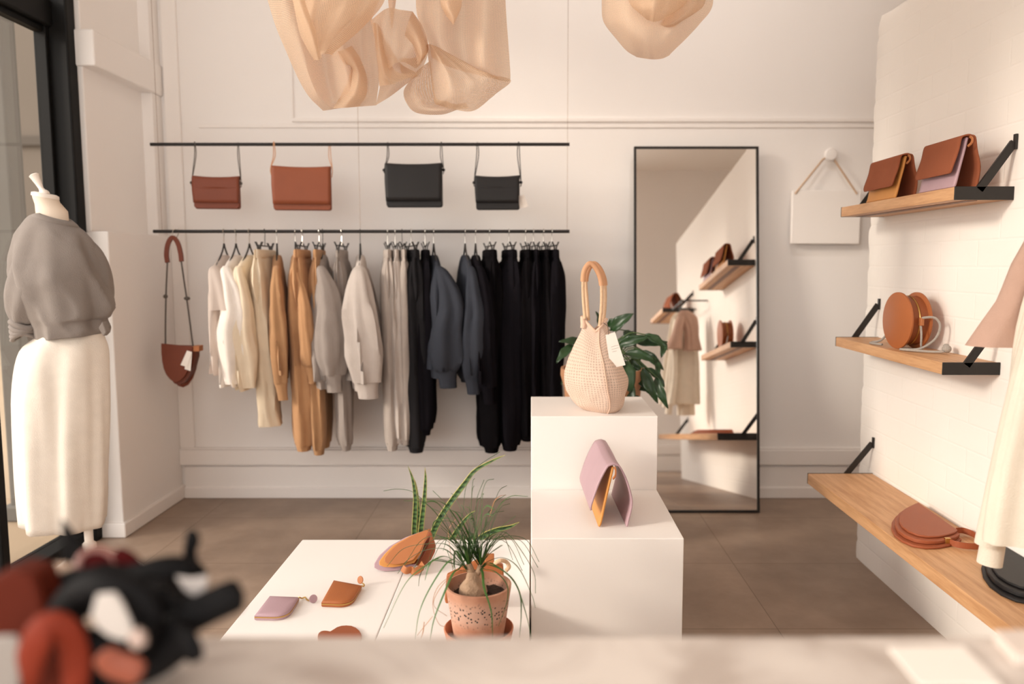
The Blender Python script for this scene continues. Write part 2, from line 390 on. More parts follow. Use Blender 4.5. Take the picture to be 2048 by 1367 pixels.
# left wall: half-height boxed lower part, recessed upper part, beam and corner casing
wl = MB().box((-2.18, 3.6, 0), (-1.945, YB, 1.45)).box((-2.18, 3.6, 1.45), (-2.02, YB, ZC))
struct('wall_left', wl, M_WALL, smooth=False, bevel=.006)
struct('trim_1', MB().box((-2.05, 3.585, 2.185), (-1.955, YB, 2.345)), M_WALL, smooth=False, bevel=.008)
struct('trim_2', MB().box((-2.05, 4.13, 1.45), (-1.965, YB, 2.185)).box((-2.05, 4.13, 2.345), (-1.965, YB, ZC)), M_WALL, smooth=False, bevel=.004)
struct('baseboard_left', MB().box((-2.045, 3.583, 0), (-1.93, YB, .072)), M_TRIM, smooth=False, bevel=.006)
# back wall mouldings
struct('baseboard_back', MB().box((-1.93, YB - .016, .02), (XR, YB, .178)).box((-1.93, YB - .028, 0), (XR, YB, .062)), M_TRIM, smooth=False, bevel=.005)
struct('trim_3', MB().box((-1.945, YB - .034, .19), (XR, YB, .276)).box((-1.945, YB - .02, .276), (XR, YB, .286)), M_TRIM, smooth=False, bevel=.005)
struct('trim_4', MB().box((-1.945, YB - .02, .286), (-1.865, YB, ZC)), M_TRIM, smooth=False, bevel=.004)
zt = PY(1100, 236, YB).z; xt = PY(583, 200, YB).x
struct('trim_5', MB().box((xt, YB - .012, zt - .02), (XR, YB, zt)).box((xt, YB - .012, zt), (xt + .012, YB, ZC)), M_TRIM, smooth=False, bevel=.003)
struct('trim_6', MB().box((xt - .5, YB - .007, zt - .05), (XR, YB, zt - .03)), M_TRIM, smooth=False, bevel=.002)
struct('baseboard_rear', MB().box((.95, YR, .0), (XR, YR + .02, .18)).box((.95, YR, .19), (XR, YR + .03, .29)), M_TRIM, smooth=False, bevel=.005)
# painted brick partition on the right, uneven painted end
rnd = random.Random(3); mb = MB(); zs = []; z = 0
while z < 2.32: zs.append(z); z += .0215
zs.append(2.32); prevj = 0; rings = []
for i, z in enumerate(zs):
    if i % 4 == 0: prevj = rnd.uniform(-.009, .006)
    j = prevj + (-.006 if i % 4 == 0 else 0) + rnd.uniform(-.001, .001)
    if z > 2.28: j -= (z - 2.28) * .5
    rings.append([Vector((XW + max(0, z - 2.305) * .8, .57, z)), Vector((XW + max(0, z - 2.305) * .8, 3.25, z)), Vector((XW + .002, 3.352 + j, z)), Vector((XW + .012, 3.37 + j, z)), Vector((XW + .2, 3.37 + j, z)), Vector((XW + .2, .57, z))])
mb.loft(rings); struct('wall_right', mb, brick_paint_mat(), angle=60)

# ------------------------------------------------------------------ shopfront window on the left
wf = bpy.data.objects.new('window_1', None); COL.objects.link(wf); tag(wf, kind='structure'); wf['_base'] = (0., 0., 0.)
def frame_bar(name, lo, hi, bevel=.008): MB().box(lo, hi).build(name, M_FRAME, wf, smooth=False, bevel=bevel)
XG = -2.165
frame_bar('jamb', (XG - .02, 3.53, 0), (XL + .03, 3.6, ZC))
frame_bar('jamb_bead', (XG - .01, 3.505, .04), (-2.12, 3.53, ZC), .004)
frame_bar('threshold', (XG - .03, YR, 0), (XL, 3.53, .045))
frame_bar('transom', (XG - .02, YR, 2.335), (-2.1, 3.53, 2.45))
frame_bar('transom_bead', (XG - .01, YR, 2.31), (-2.13, 3.505, 2.335), .004)
frame_bar('head', (XG - .03, YR, 3.12), (XL, 3.53, ZC))
for y in (3.02, 1.55, .1, -.92): frame_bar('mullion', (XG - .02, y - .025, .04), (-2.11, y + .025, 3.15))
for (ya, yb) in ((3.045, 3.505), (1.575, 2.995), (.125, 1.525), (-.9, .075)):
    MB().box((XG - .004, ya, .045), (XG + .004, yb, 2.31)).build('pane', M_GLASS, wf, smooth=False)
    MB().box((XG - .004, ya, 2.45), (XG + .004, yb, 3.12)).build('pane', M_GLASS, wf, smooth=False)
wr = bpy.data.objects.new('added_rear_window', None); COL.objects.link(wr); tag(wr, kind='structure'); wr['_base'] = (0., 0., 0.)  # unseen glazing added behind the camera to let in frontal fill light
for lo, hi in (((-2.2, YR - .1, 0), (-2.1, YR, 3.1)), ((.87, YR - .1, 0), (.95, YR, 3.1)), ((-.65, YR - .1, 0), (-.59, YR, 3.1)), ((-2.1, YR - .1, 3.02), (.87, YR, 3.1)), ((-2.1, YR - .1, 0), (.87, YR, .06))):
    MB().box(lo, hi).build('frame_bar', M_FRAME, wr, smooth=False, bevel=.006)
for a, b in ((-2.1, -.65), (-.59, .87)):
    MB().box((a, YR - .054, .06), (b, YR - .046, 3.02)).build('pane', M_GLASS, wr, smooth=False)
# street outside
struct('pavement', MB().box((-40, -25, -.14), (-2.2, 40, -.02)), mat('pavement', (150, 130, 106), rough=.8, bump=.1, scale=8, var=.14, vscale=1.2), smooth=False)
bd = thing('street_building', 'grey rendered building across the pavement behind the shop window', 'building', (-14, 18, 0))
MB().box((-30, 17.5, -.02), (-3.2, 21, 13)).build('facade', mat('grey_render', (98, 88, 78), rough=.9, var=.1, vscale=.6, bump=.1, scale=6), bd, smooth=False)
MB().box((-30, 17.4, 3.9), (-3.2, 17.5, 4.1)).build('string_course', mat('dark_render', (78, 70, 62), rough=.9), bd, smooth=False)
pi_ = thing('street_pier', 'grey concrete pier on the pavement outside the shop window', 'pier', (-2.63, 3.95, -.02))
MB().box((-2.69, 3.9, -.02), (-2.58, 4.02, 4.5)).build('shaft', mat('grey_concrete', (100, 96, 90), rough=.9, var=.08), pi_, smooth=False, bevel=.01)
MB().box((-2.72, 3.87, -.02), (-2.56, 4.05, .06)).build('plinth_foot', mat('grey_concrete', (140, 132, 124)), pi_, smooth=False, bevel=.01)
MB().box((-2.66, 4.35, -.02), (-2.3, 4.6, 4.5)).build('shaft', mat('pale_concrete', (112, 106, 96), rough=.9, var=.08), tag(thing('shopfront_column', 'pale column beside the outside of the window jamb', 'column', (-2.4, 4.5, -.02))), smooth=False, bevel=.01)
# ------------------------------------------------------------------ plinths
def plinth(name, label, lo, hi, group=None):
    c = ((lo[0] + hi[0]) / 2, (lo[1] + hi[1]) / 2, lo[2])
    o = MB().box(lo, hi).build(name, M_PLINTH, origin=c, smooth=False, bevel=.0025)
    return tag(o, label, 'plinth', group)
ZT, ZS, ZL = .765, .5, .3
plinth('tall_plinth', 'tallest white plinth under the mesh tote bag', (.002, 2.697, 0), (.45, 3.105, ZT))
plinth('short_plinth', 'middle height white plinth carrying the lilac folded clutch', (.002, 2.203, 0), (.45, 2.692, ZS))
plinth('low_plinth', 'low white plinth holding the lilac and tan zip pouches', (-.832, 1.75, 0), (-.4165, 2.741, ZL), 'low white plinths')
plinth('low_plinth', 'low white plinth under the terracotta potted ponytail palm', (-.4145, 1.75, 0), (-.003, 2.741, ZL), 'low white plinths')

# ------------------------------------------------------------------ marble counter
ct = thing('shop_counter', 'pale marble topped counter along the bottom of the picture', 'counter', (-.2, .4, 0))
MB().box((-1.15, .1, .91), (1.0, .703, .95)).build('marble_top', marble_mat(), ct, smooth=False, bevel=.004)
MB().box((-1.1, .15, 0), (.95, .67, .91)).build('counter_body', M_PLINTH, ct, smooth=False, bevel=.004)
def flat_poly(px, z): return [PZ(u, v, z) for u, v in px]
ZK = .951
pol = flat_poly([(1777, 1299), (1926, 1296), (2004, 1374), (1838, 1374)], ZK)
tag(MB().prism(pol, (0, 0, .003)).build('paper_card', M_CARD, origin=pol[0], smooth=False), 'blank white card lying on the marble counter at the right', 'card')
pol = flat_poly([(1985, 1283), (2090, 1281), (2140, 1330), (2030, 1332)], ZK)
tag(MB().prism(pol, (0, 0, .012)).build('paper_pad', mat('pale_pad', (222, 208, 198), rough=.7), origin=pol[0], smooth=False, bevel=.001), 'pale thick pad on the counter right of the blank card', 'pad')

# ------------------------------------------------------------------ shelves on the brick wall
def shelf(name, label, x0, y0, y1, zt, th, brx, brz):
    t = thing(name, label, 'shelf', (XW, (y0 + y1) / 2, zt - th), group='oak wall shelves with black brackets')
    MB().box((x0, y0 + .006, zt - th), (XW - .004, y1 - .006, zt)).build('board', M_OAK, t, smooth=False, bevel=.0015)
    MB().box((x0 + .05, y0 + .03, zt - th - .0015), (x0 + .085, y1 - .03, zt - th + .002)).build('groove_shade_strip', wood_mat('groove_shade_oak', (96, 58, 32), (120, 74, 42), (5, .35, 5)) if 'groove_shade_oak' not in bpy.data.materials else bpy.data.materials['groove_shade_oak'], t, smooth=False)  # recessed groove drawn as a dark strip, its shade put into the colour
    for ye in (y0, y1):
        s = 1 if ye == y0 else -1
        a, b = (ye, ye + .006) if s > 0 else (ye - .006, ye)
        k = MB().box((x0, a, zt - th - .001), (XW - .001, b, zt + .001))
        # diagonal stay from the plate up to the wall
        d = Vector((XW - .008 - brx, 0, brz)); n = Vector((-d.z, 0, d.x)).normalized() * .012
        p0 = Vector((brx, a, zt - .01)); p1 = Vector((XW - .008, a, zt + brz))
        k.prism([p0 - n, p0 + n, p1 + n, p1 - n], (0, b - a + .004 * s, 0) if s > 0 else (0, b - a, 0))
        k.box((XW - .008, a - .004, zt + brz - .02), (XW - .001, b + .004, zt + brz + .025))
        k.build('bracket', M_BLACK, t, smooth=False, bevel=.001)
    return t
shelf('wall_shelf', 'upper oak shelf with two folded brown clutches on the brick wall', 1.272, 2.355, 3.215, 1.53, .038, 1.345, .13)
shelf('wall_shelf', 'middle oak shelf carrying the round tan bag', 1.272, 2.37, 3.218, .997, .037, 1.345, .135)
shelf('wall_shelf', 'lowest and deepest oak shelf with half moon bags lying on it', 1.174, .95, 3.214, .418, .043, 1.333, .13)
shelf('wall_shelf', 'upper oak shelf beyond the frame, seen in the mirror at left', 1.172, .62, 1.32, 1.53, .038, 1.31, .13)

# ------------------------------------------------------------------ mirror
tau = radians(6.35); mx0, mx1 = .547, 1.203; mL = 1.925; y0m = 3.967
ax = Vector((1, 0, 0)); up = Vector((0, sin(tau), cos(tau))); nf = Vector((0, -cos(tau), sin(tau)))
def mq(x, l, d=0): return Vector((x, y0m, .002)) + up * l + nf * d
mt = thing('leaning_mirror', 'tall black framed mirror leaning against the back wall', 'mirror', ((mx0 + mx1) / 2, 4.0, 0))
mm, nt, p, out = base('mirror_silver'); p.inputs['Metallic'].default_value = 1; p.inputs['Roughness'].default_value = .004; p.inputs['Base Color'].default_value = (.93, .91, .89, 1)
MB().prism([mq(mx0 + .006, .006, .004), mq(mx1 - .006, .006, .004), mq(mx1 - .006, mL - .006, .004), mq(mx0 + .006, mL - .006, .004)], nf * -.006).build('mirror_glass', mm, mt, smooth=False)
fr = MB(); w = .011
for (a, b, c, d) in ((mx0, mx1, 0, w), (mx0, mx1, mL - w, mL), (mx0, mx0 + w, w, mL - w), (mx1 - w, mx1, w, mL - w)):
    fr.prism([mq(a, c, .012), mq(b, c, .012), mq(b, d, .012), mq(a, d, .012)], nf * -.026)
fr.build('frame', M_BLACK, mt, smooth=False)

# ------------------------------------------------------------------ white board on a rope
kp = PY(1657, 310, YB); bw = thing('hanging_board', 'blank white board hung by rope from a round knob', 'board', (kp.x, YB, PY(1650, 488, YB).z))
b0, b1 = PY(1580, 487, YB - .03), PY(1721, 380, YB - .03)
MB().box((b0.x, YB - .045, b0.z), (b1.x, YB - .018, b1.z)).build('board', M_TRIM, bw, smooth=False, bevel=.004)
L, R = PY(1590, 387, YB - .046), PY(1714, 387, YB - .046)
MB().tube([L, PY(1646, 318, YB - .03), PY(1657, 311, YB - .03), PY(1668, 318, YB - .03), R], .0055, 8).build('rope', mat('jute_rope', (206, 178, 152), rough=.9, bump=.5, scale=300), bw)
tag(MB().lathe([(.014, 0), (.014, .02), (.034, .026), (.036, .034), (.028, .044), (.004, .047)], (kp.x, YB, kp.z), 24, Matrix.Rotation(pi / 2, 3, 'X')).build('wall_peg', M_TRIM, origin=(kp.x, YB, kp.z)), 'round white knob on the back wall holding the rope of the board', 'peg')

# ------------------------------------------------------------------ hanging rails with wires
YRAIL = 3.93
def rail(name, label, u0, u1, v):
    a, b = PY(u0, v, YRAIL), PY(u1, v, YRAIL); z = a.z
    t = thing(name, label, 'rail', ((a.x + b.x) / 2, YRAIL, z))
    MB().tube([Vector((a.x, YRAIL, z)), Vector((b.x, YRAIL, z))], .0085, 12).build('rod', M_BLACK, t)
    return t, z, a.x, b.x
r1, ZR1, xa, xb = rail('hanging_rail', 'upper black rail with four small crossbody bags on it', 301, 1139, 288)
r2, ZR2, xa2, xb2 = rail('hanging_rail', 'lower black rail with all the clothes on it', 307, 1139, 462)
M_WIRE = mat('thin_wire', (150, 132, 118), rough=.4, metal=.6)
for x in (PY(316, 288, YRAIL).x, PY(717, 288, YRAIL).x, PY(1135, 288, YRAIL).x):
    MB().tube([(x, YRAIL, ZR1 + .006), (x, YRAIL, ZC)], .0011, 6).build('suspension_wire', M_WIRE, r1)
    MB().tube([(x, YRAIL, ZR2 + .006), (x, YRAIL, ZR1 - .006)], .0011, 6).build('suspension_wire', M_WIRE, r2)
def RX(u): return (u - CX) / F * (YRAIL / ray(1061, 462).y)

# ------------------------------------------------------------------ hangers
def hook_path(zl):
    pts = [Vector((0, -.0115 * cos(a) , .0115 * sin(a) + .0)) for a in [pi * (1.15 - i / 8 * 1.25) for i in range(9)]]
    pts = [Vector((p.x, p.y, p.z)) for p in pts]
    return pts + [Vector((0, .010, -.012)), Vector((0, .002, -.03)), Vector((0, 0, zl))]
def make_shirt_hanger(metal):
    t = thing('shirt_hanger', 'x', 'hanger', (0, 0, 0), 0, 'clothes hangers on the lower rail', world=False)
    MB().tube(hook_path(-.068), .0018, 6).build('hook', metal, t)
    b = MB()
    for s in (-1, 1):
        b.tube(catmull([(0, 0, -.062), (0, s * .012, -.08), (0, s * .04, -.106), (0, s * .09, -.14), (0, s * .14, -.166), (0, s * .165, -.18)], 4), .0042, 8)
    b.build('shoulder_arms', M_BLACK, t)
    return t
def make_clip_hanger(metal):
    t = thing('clip_hanger', 'x', 'hanger', (0, 0, 0), 0, 'clothes hangers on the lower rail', world=False)
    MB().tube(hook_path(-.074), .0018, 6).build('hook', metal, t)
    MB().tube([(0, -.15, -.074), (0, .15, -.074)], .0035, 8).build('bar', M_BLACK, t)
    for y in (-.125, .125):
        c = MB()
        for s in (-1, 1):
            c.prism([(s * .001, y - .014, -.112), (s * .005, y - .014, -.112), (s * .007, y - .014, -.082), (s * .018, y - .014, -.056), (s * .013, y - .014, -.056), (s * .003, y - .014, -.082)], (0, .028, 0))
        c.build('clip', M_BLACK, t, smooth=False)
    return t
PROTO = {}
def place_hanger(kind, dark, x, rz, label):
    key = (kind, dark); loc = (x, YRAIL, ZR2 + .001)
    if key not in PROTO:
        t = (make_shirt_hanger if kind == 'shirt' else make_clip_hanger)(M_BLACK if dark else M_STEEL)
        PROTO[key] = t; t.location = loc; t.rotation_euler = (0, 0, rz); t['label'] = label; return t
    return dup(PROTO[key], loc, rz, label)

# ------------------------------------------------------------------ garments (own axes: y runs along the hanger, z up from the rail)
def fold(th, z, n, amp, ph, tw): return 1 + amp * (sin(n * th + ph + z * tw) * .6 + sin((n + 3) * th - ph * 2 + z * tw * 1.7) * .4)
def ring(c, ux, uy, a, b, n, z, nf_, amp, ph, tw):
    """ellipse ring in the plane of ux,uy with folds"""
    out = []
    for j in range(n):
        th = 2 * pi * j / n; k = fold(th, z, nf_, amp, ph, tw)
        out.append(c + ux * (a * cos(th) * k) + uy * (b * sin(th) * k))
    return out
UX, UY = Vector((1, 0, 0)), Vector((0, 1, 0))
def wrinkle(rings, amp, sx, sz, z0=None, z1=None, seed=0., ridged=False, lean=0.):
    """push cloth in and out along soft upright creases"""
    out = []
    for r in rings:
        c = sum(r, Vector()) / len(r); q = []
        for p in r:
            d = (p - c); d.z = 0
            k = 1. if z0 is None else max(0, min(1, (z0 - p.z) / (z0 - z1)))
            n0 = mnoise.noise(Vector(((p.x + lean * p.z) * sx + seed, p.y * sx + seed * 2, p.z * sz + seed * 3)))
            if ridged: n0 = 1 - 2.6 * abs(n0) ** .8
            n = n0 + .5 * mnoise.noise(Vector((p.x * sx * 2.3, p.y * sx * 2.3 + seed, p.z * sz * 2)))
            q.append(p + (d.normalized() if d.length > 1e-6 else Vector()) * (amp * k * n))
        out.append(q)
    return out
def make_top(name, label, cat, x, rz, m, L=.72, w=.24, th=.055, sl=.62, slw=.065, cuff=True, seed=0, band=True, group=None, lean=0., rib=None, short=False):
    r = random.Random(seed); ph = r.uniform(0, 6)
    t = thing(name, label, cat, (x, YRAIL, ZR2), rz, group, world=False)
    rib = rib or m
    b = MB(); rings = []; N = 40
    prof = [(-.118, .045, .016), (-.13, .075, .022), (-.152, .125, .026), (-.178, .175, .028), (-.2, .195, .032), (-.25, w * .88, th * .8)]
    zz = -.32
    while zz > -(L - .05): prof.append((zz, w, th)); zz -= .07
    prof += [(-(L - .045), w * .98, th * 1.05)]
    for z, a, c in prof:
        amp = .03 + .22 * min(1, max(0, (-z - .2) / .35))
        rings.append(ring(Vector((lean * z, 0, z)), UX, UY, c, a, N, z * 7, 5, amp, ph, 1.1))
    b.loft(wrinkle(rings, .016, 16, 4, -.16, -.4, seed * 3.1), True, True).build('torso', m, t, angle=70)
    if band:
        q = MB(); q.loft([ring(Vector((lean * -z, 0, -z)), UX, UY, th * k, w * k2, N, 0, 9, .05, ph, 0) for z, k, k2 in ((L - .05, .96, .95), (L - .03, .86, .9), (L, .8, .88))])
        q.build('hem_band', rib, t, angle=70)
    for s in (-1, 1):
        q = MB(); rr = []; n2 = 28; e = s * (.205)
        fx = r.uniform(-.02, .03) + .015; sway = r.uniform(-.02, .04)
        top = .45 if short else 1.
        P = [(0, e - s * .04, -.172, .014, .02), (fx * .3, e - s * .004, -.198, slw * .42, slw * .5), (fx, e + s * .016, -.28, slw * .66, slw * .7), (fx * 1.3, e + s * .026, -.38, slw * .86, slw * .78)]
        if not short:
            P += [(fx + sway * .5, e + s * .025, -.48, slw, slw * .82), (fx + sway * .8, e + s * .01, -.6, slw * 1.06, slw * .9), (fx + sway, e - s * .005, -(sl + .0), slw * .8, slw * .7)]
        for i, (px, py, pz, a, c) in enumerate(P):
            rr.append(ring(Vector((px, py, pz)), UX, UY, a, c, n2, pz * 4, 4, .2 if i > 1 else .05, ph + s, .9))
        sm = [catmull([rr[i][j] for i in range(len(rr))], 3) for j in range(n2)]
        sl_o = q.loft(wrinkle([[sm[j][i] for j in range(n2)] for i in range(len(sm[0]))], .016, 18, 4.5, -.2, -.4, seed * 2.7 + s)).build('sleeve', m, t, angle=70)
        if cuff and not short:
            px, py, pz = P[-1][:3]
            q = MB(); q.loft([ring(Vector((px + .003 * i, py, pz + .006 - .03 * i)), UX, UY, slw * k, slw * k * .8, n2, 0, 8, .05, ph, 0) for i, k in enumerate((.74, .62, .56, .54))])
            q.build('cuff', rib, sl_o, angle=70)
    return t
def make_trousers(label, x, rz, m, L=1.06, w=.16, th=.035, seed=0, group=None, cuffs=True, spread=.0, name='jogger_trousers', hemw=1.):
    r = random.Random(seed); ph = r.uniform(0, 6); N = 36
    t = thing(name, label, 'trousers', (x, YRAIL, ZR2), rz, group, world=False)
    MB().loft([ring(Vector((0, 0, z)), UX, UY, a, b, N, 0, 11, .04, ph, 0) for z, a, b in ((-.092, th * .5, w * .93), (-.098, th * .62, w * .95), (-.128, th * .66, w * .96), (-.134, th * .6, w * .95))]).build('waistband', m, t, angle=70)
    b = MB(); b.loft([ring(Vector((0, 0, z)), UX, UY, a, c, N, z * 7, 6, .1, ph, 1.) for z, a, c in ((-.13, th * .6, w * .95), (-.18, th * .88, w * 1.06), (-.25, th * .98, w * 1.1), (-.32, th * .85, w * 1.0), (-.38, th * .6, w * .8), (-.42, th * .3, w * .5))])
    b.build('seat_panel', m, t, angle=70)
    for s in (-1, 1):
        q = MB(); rr = []; dx = r.uniform(-.02, .02); off = spread * s
        prof = [(-.15, .55, .72), (-.22, .95, .86), (-.34, 1.05, .9), (-.5, 1.08, .84), (-.65, 1.05, .74), (-.8, 1., .66), (-L + .1, .96, .6), (-L + .03, .75 * hemw, .5)]
        for i, (z, a, c) in enumerate(prof):
            f = i / (len(prof) - 1)
            rr.append(ring(Vector((dx * f + off * f, s * (.088 - .012 * f), z)), UX, UY, th * a * 1.08, w * .56 * c * 1.15, 26, z * 4, 4, .2, ph + s * 2, .9))
        sm = [catmull([rr[i][j] for i in range(len(rr))], 4) for j in range(26)]
        lg_o = q.loft(wrinkle([[sm[j][i] for j in range(26)] for i in range(len(sm[0]))], .009, 22, 4, -.2, -.4, seed * 1.7 + s)).build('trouser_leg', m, t, angle=70)
        if cuffs:
            q = MB(); q.loft([ring(Vector((dx + off, s * .076, z)), UX, UY, th * k, w * .32 * k, 26, 0, 8, .06, ph, 0) for z, k in ((-L + .036, .85), (-L + .015, .72), (-L, .66))])
            q.build('ankle_cuff', m, lg_o, angle=70)
    return t
C_WHITE = fabric('white_jersey', (238, 230, 222)); C_CREAM = fabric('cream_jersey', (230, 214, 190)); C_CREAM2 = fabric('deep_cream_jersey', (222, 206, 182))
C_CAMEL = fabric('camel_jersey', (176, 135, 98)); C_CAMEL2 = fabric('camel_fleece', (188, 144, 105))
C_GREY = fabric('grey_marl', (152, 142, 136)); C_LGREY = fabric('light_grey_marl', (194, 184, 177)); C_PGREY = fabric('pale_grey_fleece', (176, 165, 157))
C_CHAR = fabric('charcoal_fleece', (38, 37, 39)); C_BLUE = fabric('blue_grey_fleece', (58, 61, 69)); C_NAVY = fabric('soft_black_fleece', (23, 21, 25)); C_BLK = fabric('black_fleece', (18, 16, 18))
SH = sheer('sheer_white_jersey', (226, 214, 206), .12, .3)
D = radians
TOPS = [  # hook u, dark hook, name, label, material, keywords
 (447, 0, 'tshirt', 'pale off-white tee, first garment at the window end of the rail', 'tee', SH, 6, dict(L=.74, w=.24, th=.05, slw=.075, short=True, band=False)),
 (471, 0, 'sweatshirt', 'bright white long sleeved top, second garment from the window end', 'top', C_WHITE, 4, dict(L=.8, w=.24, th=.06, sl=.74, cuff=False, band=False, slw=.07)),
 (498, 0, 'sweatshirt', 'cream long sleeved top hanging right of the white top', 'top', C_CREAM, 2, dict(L=.82, w=.22, th=.05, sl=.76, cuff=False, band=False, slw=.05)),
 (553, 0, 'sweatshirt', 'camel sweatshirt hanging beside the cream trousers', 'sweatshirt', C_CAMEL, 16, dict(L=.74, w=.22, th=.045, sl=.74, slw=.042)),
 (590, 0, 'sweatshirt', 'camel sweatshirt half hidden behind the camel joggers', 'sweatshirt', C_CAMEL2, 14, dict(L=.7, w=.17, th=.035, sl=.66, slw=.03)),
 (645, 1, 'sweatshirt', 'mid grey marl sweatshirt next to the camel joggers', 'sweatshirt', C_GREY, 10, dict(L=.77, w=.24, th=.06, sl=.7, slw=.065)),
 (720, 1, 'sweatshirt', 'pale grey sweatshirt with wide cuffed sleeve in the middle of the rail', 'sweatshirt', C_LGREY, 10, dict(L=.78, w=.25, th=.065, sl=.73, slw=.085)),
 (867, 0, 'sweatshirt', 'charcoal sweatshirt with gathered blue-grey cuff between the grey and black joggers', 'sweatshirt', C_BLUE, 14, dict(L=.72, w=.23, th=.06, sl=.68, slw=.075)),
 (930, 0, 'sweatshirt', 'blue-grey sweatshirt at the start of the black clothes', 'sweatshirt', C_BLUE, 12, dict(L=.74, w=.23, th=.045, sl=.71, slw=.055)),
 (951, 0, 'sweatshirt', 'black sweatshirt tucked right behind the blue-grey one', 'sweatshirt', C_NAVY, 10, dict(L=.78, w=.23, th=.04, sl=.76, slw=.045)),
]
for i, (u, dk, nm, lb, ct_, m, rz, kw) in enumerate(TOPS):
    x = RX(u)
    make_top(nm, lb, ct_, x, D(rz), m, seed=i + 1, group='tops on the lower rail', **kw)
    place_hanger('shirt', dk, x, D(rz), ('black' if dk else 'steel hooked') + ' hanger holding the ' + lb.split(',')[0].split(' hanging')[0].split(' with')[0].split(' next')[0].split(' half')[0].split(' at the')[0].split(' tucked')[0] + (' by the trousers' if u == 553 else ' behind the joggers' if u == 590 else ' of the black clothes' if u == 930 else ''))
TR = [
 (529, 1, 'cream trousers clipped between the cream top and the camel sweatshirt', C_CREAM2, 6, dict(L=1.0, w=.21, th=.046, cuffs=False, hemw=1.5)),
 (604, 0, 'camel joggers clipped highest among the camel clothes', C_CAMEL2, 8, dict(L=1.1, w=.21, th=.05)),
 (638, 0, 'second pair of camel joggers, touching the mid grey sweatshirt', C_CAMEL, 8, dict(L=1.12, w=.18, th=.036)),
 (683, 0, 'mid grey joggers between the two grey sweatshirts', C_GREY, 5, dict(L=1.1, w=.15, th=.035)),
 (775, 0, 'pale grey joggers, first of the three beside the pale grey sweatshirt', C_PGREY, 12, dict(L=1.1, w=.16, th=.036)),
 (790, 0, 'pale grey joggers, middle of the three pale grey pairs', C_LGREY, 12, dict(L=1.06, w=.16, th=.032)),
 (804, 1, 'pale grey joggers, closest to the charcoal pair', C_PGREY, 12, dict(L=1.07, w=.16, th=.032)),
 (822, 0, 'charcoal joggers hanging against the pale grey pairs', C_CHAR, 18, dict(L=1.11, w=.17, th=.05)),
 (850, 0, 'black joggers behind the charcoal sweatshirt, one leg showing below it', C_NAVY, 10, dict(L=1.02, w=.15, th=.036)),
 (979, 0, 'black joggers right of the black sweatshirt, first of the black run', C_BLK, 10, dict(L=1.11, w=.17, th=.05)),
 (1018, 0, 'black joggers, second of the black run, waist dipping at one side', C_NAVY, 10, dict(L=1.1, w=.17, th=.05)),
 (1051, 0, 'black joggers, third of the black run', C_BLK, 6, dict(L=1.05, w=.17, th=.042)),
 (1067, 0, 'black joggers, third pair from the mirror end of the rail', C_NAVY, 6, dict(L=1.04, w=.17, th=.036)),
 (1087, 0, 'black joggers, second pair from the mirror end of the rail', C_BLK, 6, dict(L=1.05, w=.17, th=.036)),
 (1104, 0, 'black joggers at the mirror end of the rail', C_NAVY, 6, dict(L=1.06, w=.17, th=.046)),
]
HL = ['deep cream trousers', 'highest camel joggers', 'second camel joggers', 'mid grey joggers', 'first of three pale grey joggers', 'middle pale grey joggers', 'pale grey joggers nearest the charcoal pair', 'charcoal joggers', 'black joggers behind the charcoal sweatshirt', 'first black joggers right of the black sweatshirt', 'second black joggers of the run', 'third black joggers of the run', 'black joggers third from the mirror end', 'black joggers second from the mirror end', 'black joggers at the mirror end of the rail']
for i, (u, dk, lb, m, rz, kw) in enumerate(TR):
    x = RX(u)
    make_trousers(lb, x, D(rz), m, seed=40 + i, group='joggers on the lower rail', **kw)
    place_hanger('clip', dk, x, D(rz), ('black' if dk else 'steel hooked') + ' clip hanger holding the ' + HL[i])

